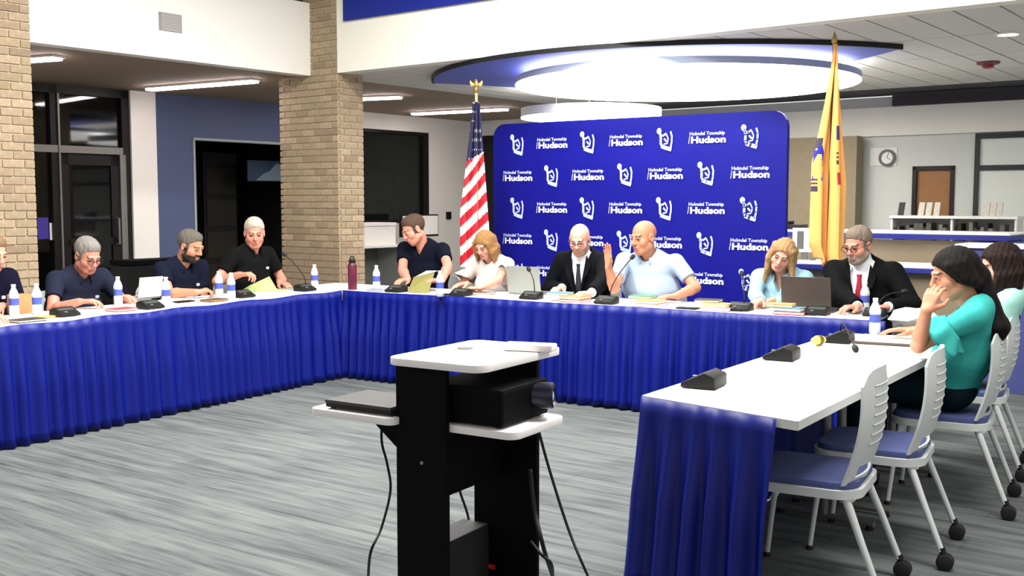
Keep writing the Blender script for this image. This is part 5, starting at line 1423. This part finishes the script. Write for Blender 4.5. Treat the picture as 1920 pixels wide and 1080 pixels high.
# flutter frill on the teal sleeve
def frill(P, sd, m):
    S, E = P['A'][sd][:2]; d = (E-S).normalized(); o = (P['r'] if sd == 'R' else -P['r']); lo_ = P['lo']
    a = S + d*.10; x1 = (o - d*o.dot(d)).normalized(); x2 = d.cross(x1); n = 44; vs = []; fs = []
    for i in range(n+1):
        an = -2.2 + 4.4*i/n
        for j in range(7):
            t = j/6; rr_ = .064 + .055*t + .014*t*math.sin(an*6); drop = .09*t*(.55+.45*math.cos(an-.5))
            vs.append(lo_(a + (x1*math.cos(an) + x2*math.sin(an))*rr_ + d*(drop*.8) - ZX*(drop*.5)))
    for i in range(n):
        for j in range(6): q = i*7+j; fs.append((q, q+7, q+8, q+1))
    mb = MB(); mb.add(vs, fs); o = mb.build('sleeve_frill', m, P['root'], smooth=True)
    md = o.modifiers.new('thickness', 'SOLIDIFY'); md.thickness = .003
for sd in ('L',): frill(people['teal'], sd, people['teal']['cm'])
for sd in ('L', 'R'): frill(people['blonde'], sd, people['blonde']['cm'])
# ================================================================== THINGS ON THE TABLES
PETM = mat('clear_pet', (226, 232, 238), .12, var=.0, alpha=.55)
WATER = mat('water_tint', (220, 226, 232), .1, var=0, alpha=.7)
LBL = mat('blue_bottle_label', (70, 84, 170), .5, var=.25, scale=40)
CAPM = mat('white_cap', (236, 238, 240), .4)
def make_bottle(h=.205, r=.032):
    t = thing('water_bottle', 'x', 'bottle')
    prof = [(r*.85, 0), (r, .008), (r, h*.28), (r*.94, h*.31), (r*.94, h*.56), (r, h*.59), (r, h*.66), (r*.75, h*.78), (r*.42, h*.89), (r*.40, h*.95)]
    mb = MB(); mb.lathe(prof, (0, 0, 0), 20); mb.build('bottle_body', PETM, t, smooth='auto')
    mb = MB(); mb.lathe([(r*.80, .004), (r*.93, .01), (r*.93, h*.28), (r*.88, h*.31), (r*.88, h*.56), (r*.9, h*.62)], (0, 0, 0), 18); mb.build('water', WATER, t, smooth='auto')
    mb = MB(); mb.lathe([(r*.965, h*.33), (r*.965, h*.55)], (0, 0, 0), 20); mb.build('label_band', LBL, t, smooth='auto')
    mb = MB(); mb.lathe([(r*.46, h*.925), (r*.46, h*.995), (r*.40, h)], (0, 0, 0), 16); mb.build('cap', CAPM, t, smooth='auto')
    return t
BT0 = make_bottle(); first_b = [True]
def bottle(px, py, label):
    o = BT0 if first_b[0] else copy_tree(BT0); first_b[0] = False
    o.location = PZ(px, py, ZT + .001); tag(o, label, 'bottle', 'small water bottles')
for px, py, l in ((27, 591, 'water bottle before the man cut off at the picture edge'), (70, 589, 'water bottle beside the tan box'),
                  (222, 571, 'water bottle between the hands of the grey haired man'), (312, 572, 'water bottle beside the white laptop'),
                  (411, 557, 'water bottle at the hand of the bearded man'), (434, 561, 'water bottle beside the small black tray'),
                  (590, 540, 'water bottle beside the raised gooseneck by the brick pier'), (706, 542, 'water bottle next to the maroon flask'),
                  (825, 556, 'water bottle between the navy shirted man and the blonde woman'), (1621, 585, 'water bottle before the red tie'),
                  (1640, 626, 'water bottle on the table of the woman in teal')): bottle(px, py, l)
# maroon flask
q = PZ(661, 543, ZT + .001); t = thing('drinking_flask', 'tall maroon drinking flask with a dark loop cap', 'flask', q)
MR = mat('maroon_enamel', (84, 18, 44), .4)
mb = MB(); mb.lathe([(.037, 0), (.039, .006), (.039, .205), (.033, .222), (.026, .23)], (0, 0, 0), 24); mb.build('flask_body', MR, t, smooth='auto')
mb = MB(); mb.lathe([(.030, .229), (.030, .252), (.022, .262)], (0, 0, 0), 20); cp = mb.build('cap', BLACKP, t, smooth='auto')
mb = MB(); mb.tube([V3((.018*math.cos(a), 0, .262+.022*math.sin(a))) for a in [k*math.pi/8 for k in range(9)]], .005, 8); mb.build('loop', BLACKP, cp, smooth=True)
# microphone units
def keep_on(q, along, need):
    for org, o_, d_ in ((LI0, oL, dL), (CI, oM, AX)):
        if abs(along.dot(d_)) > .999:
            k = (q - org).dot(o_)
            if k < need: q = q + o_*(need - k)
    return q
def mic_unit(px, py, facing, label, tip=None, tipY=None, foam=True, dx=0.0, size=1.0, neckless=False):
    q = PZ(px, py, ZT + .003); rz = math.atan2(facing.y, facing.x) - math.pi/2
    q = keep_on(q, dL if facing is fL else AX if facing is fM else dRr, .085)
    t = thing('conference_microphone', label, 'microphone', q, rz, 'conference microphones')
    w, d, h = .075*size, .065*size, .058*size          # local: +y faces the speaker; high edge away from the speaker
    prof = [(-d, .0), (-d*.95, h*.75), (-d*.35, h), (d, h*.28), (d, 0)]
    mb = MB(); mb.prism([V3((-w, y, z)) for y, z in prof], V3((2*w, 0, 0))); mb.build('housing', BLACKP, t, bevel=.006, smooth='auto')
    sl = math.atan2(h - h*.28, 1.35*d)
    def on(x, y): return V3((x, y, h + (y + d*.35)*(h*.28-h)/(1.35*d) + .0015))
    mb = MB(); mb.add([on(-w*.75, -d*.1), on(w*.75, -d*.1), on(w*.75, d*.35), on(-w*.75, d*.35)], [(0, 1, 2, 3)]); mb.build('grille', mat('mic_grille', (52, 56, 54), .6, bump=.5, scale=300), t)
    mb = MB(); c = on(w*.3, d*.65); mb.lathe([(.010, -.002), (.010, .003), (.008, .004)], c, 14); mb.build('button', mat('mic_button', (110, 116, 112), .5), t)
    if tip is not None:
        inv = WM(t).inverted(); e = inv @ PD(tip[0], tip[1], tipY if tipY else q.y)
        b = on(-w*.3, -d*.2); m1 = b + V3((0, 0, .10)); m2 = b*.35 + e*.65 + V3((0, 0, .03))
        pts = [b]
        for k in range(1, 13):
            u = k/12; pts.append(b*(1-u)**3 + m1*3*u*(1-u)**2 + m2*3*u*u*(1-u) + e*u**3)
        mb = MB(); mb.tube(pts, .0042, 8); nk = mb.build('gooseneck', BLACKRUB, t, smooth=True)
        dirv = (pts[-1]-pts[-2]).normalized(); mb = MB(); mb.lathe([(.006, -.018), (.014, -.01), (.017, .008), (.014, .026), (.004, .034)], e, 14, dirv); mb.build('foam_tip', BLACKRUB, nk, smooth='auto')
    return t
mic_unit(122, 592, fL, 'black microphone base before the arm of the grey haired man')
mic_unit(282, 578, fL, 'black microphone base next to the white laptop')
mic_unit(456, 557, fL, 'black microphone base under the sleeve of the man in black')
mic_unit(572, 545, fL, 'black microphone base with its gooseneck rising before the brick pier', (534, 478), 9.0)
mic_unit(743, 547, fM, 'black microphone base beside the olive folder')
mic_unit(849, 556, fM, 'black microphone base between the olive folder and the blonde woman')
mic_unit(996, 560, fM, 'black microphone base with an upright gooseneck in front of the silver laptop', (992, 506), 8.3)
mic_unit(1137, 569, fM, 'black microphone base with its gooseneck leaning to the man raising his hand', (1185, 483), 8.0)
mic_unit(1388, 582, fM, 'black microphone base with its foam tip beside the pale blue sleeve', (1391, 514), 7.5)
mic_unit(1532, 590, fM, 'black microphone base in front of the dark laptop')
mic_unit(1640, 592, fM, 'black microphone base with its gooseneck beside the suit with the red tie', (1694, 547), 7.0, size=.9)
mic_unit(1320, 723, fR, 'black microphone base on the bare table next to the skirted end', size=1.12)
mic_unit(1466, 672, fR, 'black microphone base halfway along the bare table', size=1.12)
mic_unit(1572, 640, fR, 'black microphone base with its gooseneck lying toward the white pad', (1603, 652), PZ(1603, 660, ZT).y, size=1.12)
# flat things: slabs lying on the table
def slab(name, label, cat, px, py, along, w, d, h, m, z=ZT + .0025, rot=0.0, group=None, edge=None):
    q = PZ(px, py, z + .0008); rz = math.atan2(along.y, along.x) + rot
    q = keep_on(q, along, d/2 + .035 + abs(rot)*w*.5)
    t = thing(name, label, cat, q, rz, group)
    if edge is None:
        mb = MB(); mb.box((-w/2, -d/2, 0), (w/2, d/2, h)); o = mb.build('cover', m, t, bevel=min(.002, h*.3))
    else:
        mb = MB(); mb.box((-w/2, -d/2, 0), (w/2, d/2, h*.18)); mb.box((-w/2, -d/2, h*.82), (w/2, d/2, h)); mb.box((-w/2, d/2-h*.15, h*.18), (w/2, d/2, h*.82)); mb.build('cover', m, t)
        mb = MB(); mb.box((-w/2+.004, -d/2+.004, h*.18), (w/2-.004, d/2-h*.15, h*.82)); mb.build('pages', edge, t)
    return t
GRN, ORG, RED, TEALB = mat('green_cover', (70, 130, 90), .6), mat('orange_cover', (216, 150, 80), .6), mat('red_cover', (170, 44, 60), .6), mat('teal_cover', (84, 128, 140), .6)
YEL, PNK, CHA, OLV, LGR = mat('yellow_cover', (220, 190, 90), .6), mat('pink_cover', (220, 150, 160), .6), mat('charcoal_cover', (52, 48, 44), .6), mat('olive_cover', (122, 118, 64), .6), mat('light_green_cover', (168, 204, 120), .6)
def stack(px, py, along, cols, where, w=.20, d=.15):
    z = ZT + .0025
    for k, (m, nm) in enumerate(cols):
        h = (.020, .024, .018)[k % 3]
        slab('book', '%s covered book, %s of the stack %s' % (nm, ('bottom', 'middle', 'top')[k], where), 'book', px, py, along, w - .012*k, d - .01*k, h, m, z, rot=(.05, -.07, .1)[k], group='book stacks on the cross table', edge=PAPER)
        z += h + .001
        q = PZ(px, py, ZT); px2, py2 = proj(V3((q.x, q.y, z))); px, py = px2, py2
stack(1050, 570, AX, ((RED, 'red'), (ORG, 'orange'), (TEALB, 'teal')), 'before the black suit')
stack(1204, 577, AX, ((PNK, 'pink'), (ORG, 'orange'), (GRN, 'green')), 'before the raised hand')
stack(1328, 585, AX, ((PNK, 'pink'), (YEL, 'yellow'), (CHA, 'charcoal')), 'beside the pale blue blouse')
stack(1464, 594, AX, ((RED, 'red'), (TEALB, 'teal'), (ORG, 'orange')), 'before the dark grey laptop')
slab('notebook', 'charcoal notebook beside the first water bottles near the tan box', 'notebook', 50, 602, dL, .2, .14, .014, CHA, edge=PAPER)
slab('note_pad', 'yellow note pad behind the charcoal notebook', 'note pad', 88, 594, dL, .10, .10, .008, YEL)
slab('notebook', 'red edged notebook under the hand of the grey haired man', 'notebook', 228, 582, dL, .17, .13, .016, RED, edge=PAPER)
slab('phone', 'black phone lying at the table edge near the bearded man', 'phone', 345, 566, dL, .15, .075, .009, BLACKP)
slab('tray', 'small black tray beside two water bottles', 'tray', 402, 564, dL, .18, .12, .014, CHA, edge=ORG)
slab('binder', 'green edged binder at the skirted table corner', 'binder', 553, 541, dL, .14, .12, .012, mat('dark_green_cover', (50, 110, 80), .6), edge=PAPER)
slab('notebook', 'blue grey notebook beside the maroon flask', 'notebook', 694, 546, AX, .14, .12, .012, mat('blue_grey_cover', (120, 126, 160), .6), edge=PAPER)
slab('phone', 'black phone beside the water bottle of the navy shirted man', 'phone', 792, 559, AX, .15, .075, .009, BLACKP)
slab('notebook', 'brown notebook under the arm of the blonde woman in white', 'notebook', 893, 551, AX, .26, .17, .018, mat('brown_cover', (110, 80, 64), .6), edge=PAPER)
slab('phone', 'black phone near the pink covered book', 'phone', 1278, 581, AX, .15, .075, .009, BLACKP)
pn = 0
for px, py, al, r_, wh in ((165, 588, dL, .1, 'before the grey haired man'), (345, 560, dL, -.15, 'before the bearded man'), (780, 556, AX, .1, 'below the olive folder'), (870, 563, AX, -.1, 'before the blonde woman in white'), 
                  (1075, 566, AX, -.08, 'before the bald man in the suit'), (1245, 577, AX, .1, 'under the hand of the man in the pale blue polo'), (1430, 585, AX, .3, 'before the blonde woman in pale blue'), (1575, 592, AX, .1, 'before the man with the red tie')):
    slab('paper_sheet', 'white paper sheet ' + wh, 'paper', px, py, al, .28, .21, .0018, PAPER, z=ZT, rot=r_)
# right table pad, papers and snack
t = slab('writing_pad', 'white writing pad with a dark edge under the elbow of the woman in teal', 'writing pad', 1672, 641, dRr, .30, .34, .012, mat('dark_pad_board', (84, 70, 62), .6), rot=.12)
mb = MB(); mb.box((-.145, -.165, .0122), (.147, .165, .018)); mb.build('sheet', PAPER, t)
q = PZ(1712, 606, ZT + .001); t = thing('crumpled_bag', 'crumpled white paper bag beyond the hand of the woman in teal', 'paper bag', q)
vs = []; fs = []; rn_ = random.Random(2)
for j in range(6):
    for i in range(12):
        a = 2*math.pi*i/12; rr_ = (.09, .11, .10, .085, .06, .02)[j]*rn_.uniform(.85, 1.15); vs.append((rr_*1.3*math.cos(a), rr_*math.sin(a), (0, .02, .05, .075, .09, .085)[j] + rn_.uniform(-.006, .006)*(j > 0)))
for j in range(5):
    for i in range(12): fs.append((j*12+i, j*12+(i+1) % 12, (j+1)*12+(i+1) % 12, (j+1)*12+i))
fs += [tuple(range(12))[::-1], tuple(range(60, 72))]
mb = MB(); mb.add(vs, fs); mb.build('bag', PAPER, t)
q = PZ(1535, 648, ZT + .001); t = thing('wrapped_snack', 'small yellow and brown wrapped snack beside the microphone base', 'snack', q, .4)
mb = MB(); mb.lathe([(.001, -.05), (.016, -.045), (.024, -.02), (.026, .0), (.022, .025), (.012, .045), (.001, .05)], (0, 0, .0285), 14, V3((1, .2, 0))); mb.build('wrapper', mat('snack_yellow', (206, 188, 96), .5), t, smooth='auto')
mb = MB(); mb.lathe([(.0265, -.012), (.0275, .0), (.0265, .012)], (0, 0, .0285), 14, V3((1, .2, 0))); mb.build('brown_band', mat('snack_brown', (96, 74, 30), .5), t)
q = PZ(46, 588, ZT + .001); t = thing('cardboard_box', 'small tan cardboard box between two water bottles', 'box', q, yaw_of(dL))
mb = MB(); mb.box((-.06, .0, 0), (.06, .10, .125)); mb.build('box_body', mat('cardboard', (176, 132, 86), .8), t, bevel=.002)
for s_ in (0, 1):
    mb = MB(); mb.box((-.06, .05*s_, .1255), (.06, .05*s_+.049, .128)); mb.build('flap', mat('cardboard', (176, 132, 86), .8), t)
# folders standing open
def open_folder(name, label, base_pts, m, thick=.004):
    """two leaves given as quads in world space"""
    c = sum((V3(p) for p in base_pts[0]), V3((0, 0, 0)))/4
    t = thing(name, label, 'folder', V3((c.x, c.y, ZT)))
    for leaf in base_pts:
        n = (leaf[1]-leaf[0]).cross(leaf[3]-leaf[0]).normalized(); mb = MB(); mb.prism(leaf, n*thick); mb.build('leaf', m, t, world=True)
    return t
def gp(px, py, h=0.0, y=None): return PZ(px, py, ZT + .002 + h)
a, b = gp(455, 547), gp(512, 546); c_, d_ = PD(506, 521, b.y+.05), PD(470, 535, a.y+.06)
open_folder('folder', 'light green folder lifted open before the man in black', [[gp(452, 546), gp(522, 547), PD(505, 519, 9.02), PD(468, 536, 9.05)], [gp(452, 546), gp(522, 547), gp(540, 544), gp(494, 542)]], LGR)
open_folder('folder', 'olive folder held up by the navy shirted man', [[gp(764, 548), gp(803, 550), PD(815, 511, 9.05), PD(776, 520, 9.15)]], OLV)
mb = MB(); lf = [PD(779, 519, 9.14), PD(815, 510, 9.04), PD(820, 508, 9.10), PD(800, 508, 9.2)]; mb.prism(lf, V3((0, -.004, .002))); base('loose_pages', mb, PAPER, 'white pages curling out of the olive folder', 'paper', loc=lf[0])
# laptops
def laptop(label, px, py, facing, m_lid, w=.31, d=.22, ang=100, keys=BLACKP):
    q = PZ(px, py, ZT + .003); rz = math.atan2(facing.y, facing.x) - math.pi/2       # +y points from the hinge away from the sitter? sitter sits at -y
    t = thing('laptop_computer', label, 'laptop', q, rz)
    mb = MB(); mb.box((-w/2, -d, 0), (w/2, 0, .015)); bs = mb.build('base', m_lid, t, bevel=.003)
    mb = MB(); mb.box((-w/2+.02, -d*.62, .0152), (w/2-.02, -.03, .0165)); mb.build('keyboard', keys, bs)
    a = math.radians(ang-90); u = V3((0, math.sin(a), math.cos(a))); n = V3((0, math.cos(a), -math.sin(a)))
    mb = MB(); mb.obox(V3((0, .0, .012)) + u*(d/2) + n*.003, V3((w/2, 0, 0)), u*(d/2), n*.004); ld = mb.build('lid', m_lid, t, bevel=.002)
    mb = MB(); mb.obox(V3((0, .0, .012)) + u*(d/2) - n*.0016, V3((w/2-.01, 0, 0)), u*(d/2-.012), n*.0008); mb.build('screen', mat('dark_screen', (20, 22, 26), .2), ld)
SILV = mat('silver_lid', (138, 142, 136), .4, .2); DGR = mat('dark_grey_lid', (62, 56, 52), .45)
laptop('silver laptop between the blonde woman in white and the suit', 984, 552, fM, SILV)
laptop('dark grey laptop before the man with the red tie', 1512, 584, fM, DGR, w=.34, d=.23)
laptop('white laptop beyond the hand of the grey haired man', 280, 560, fL, mat('white_lid', (206, 206, 202), .4), w=.22, d=.16)
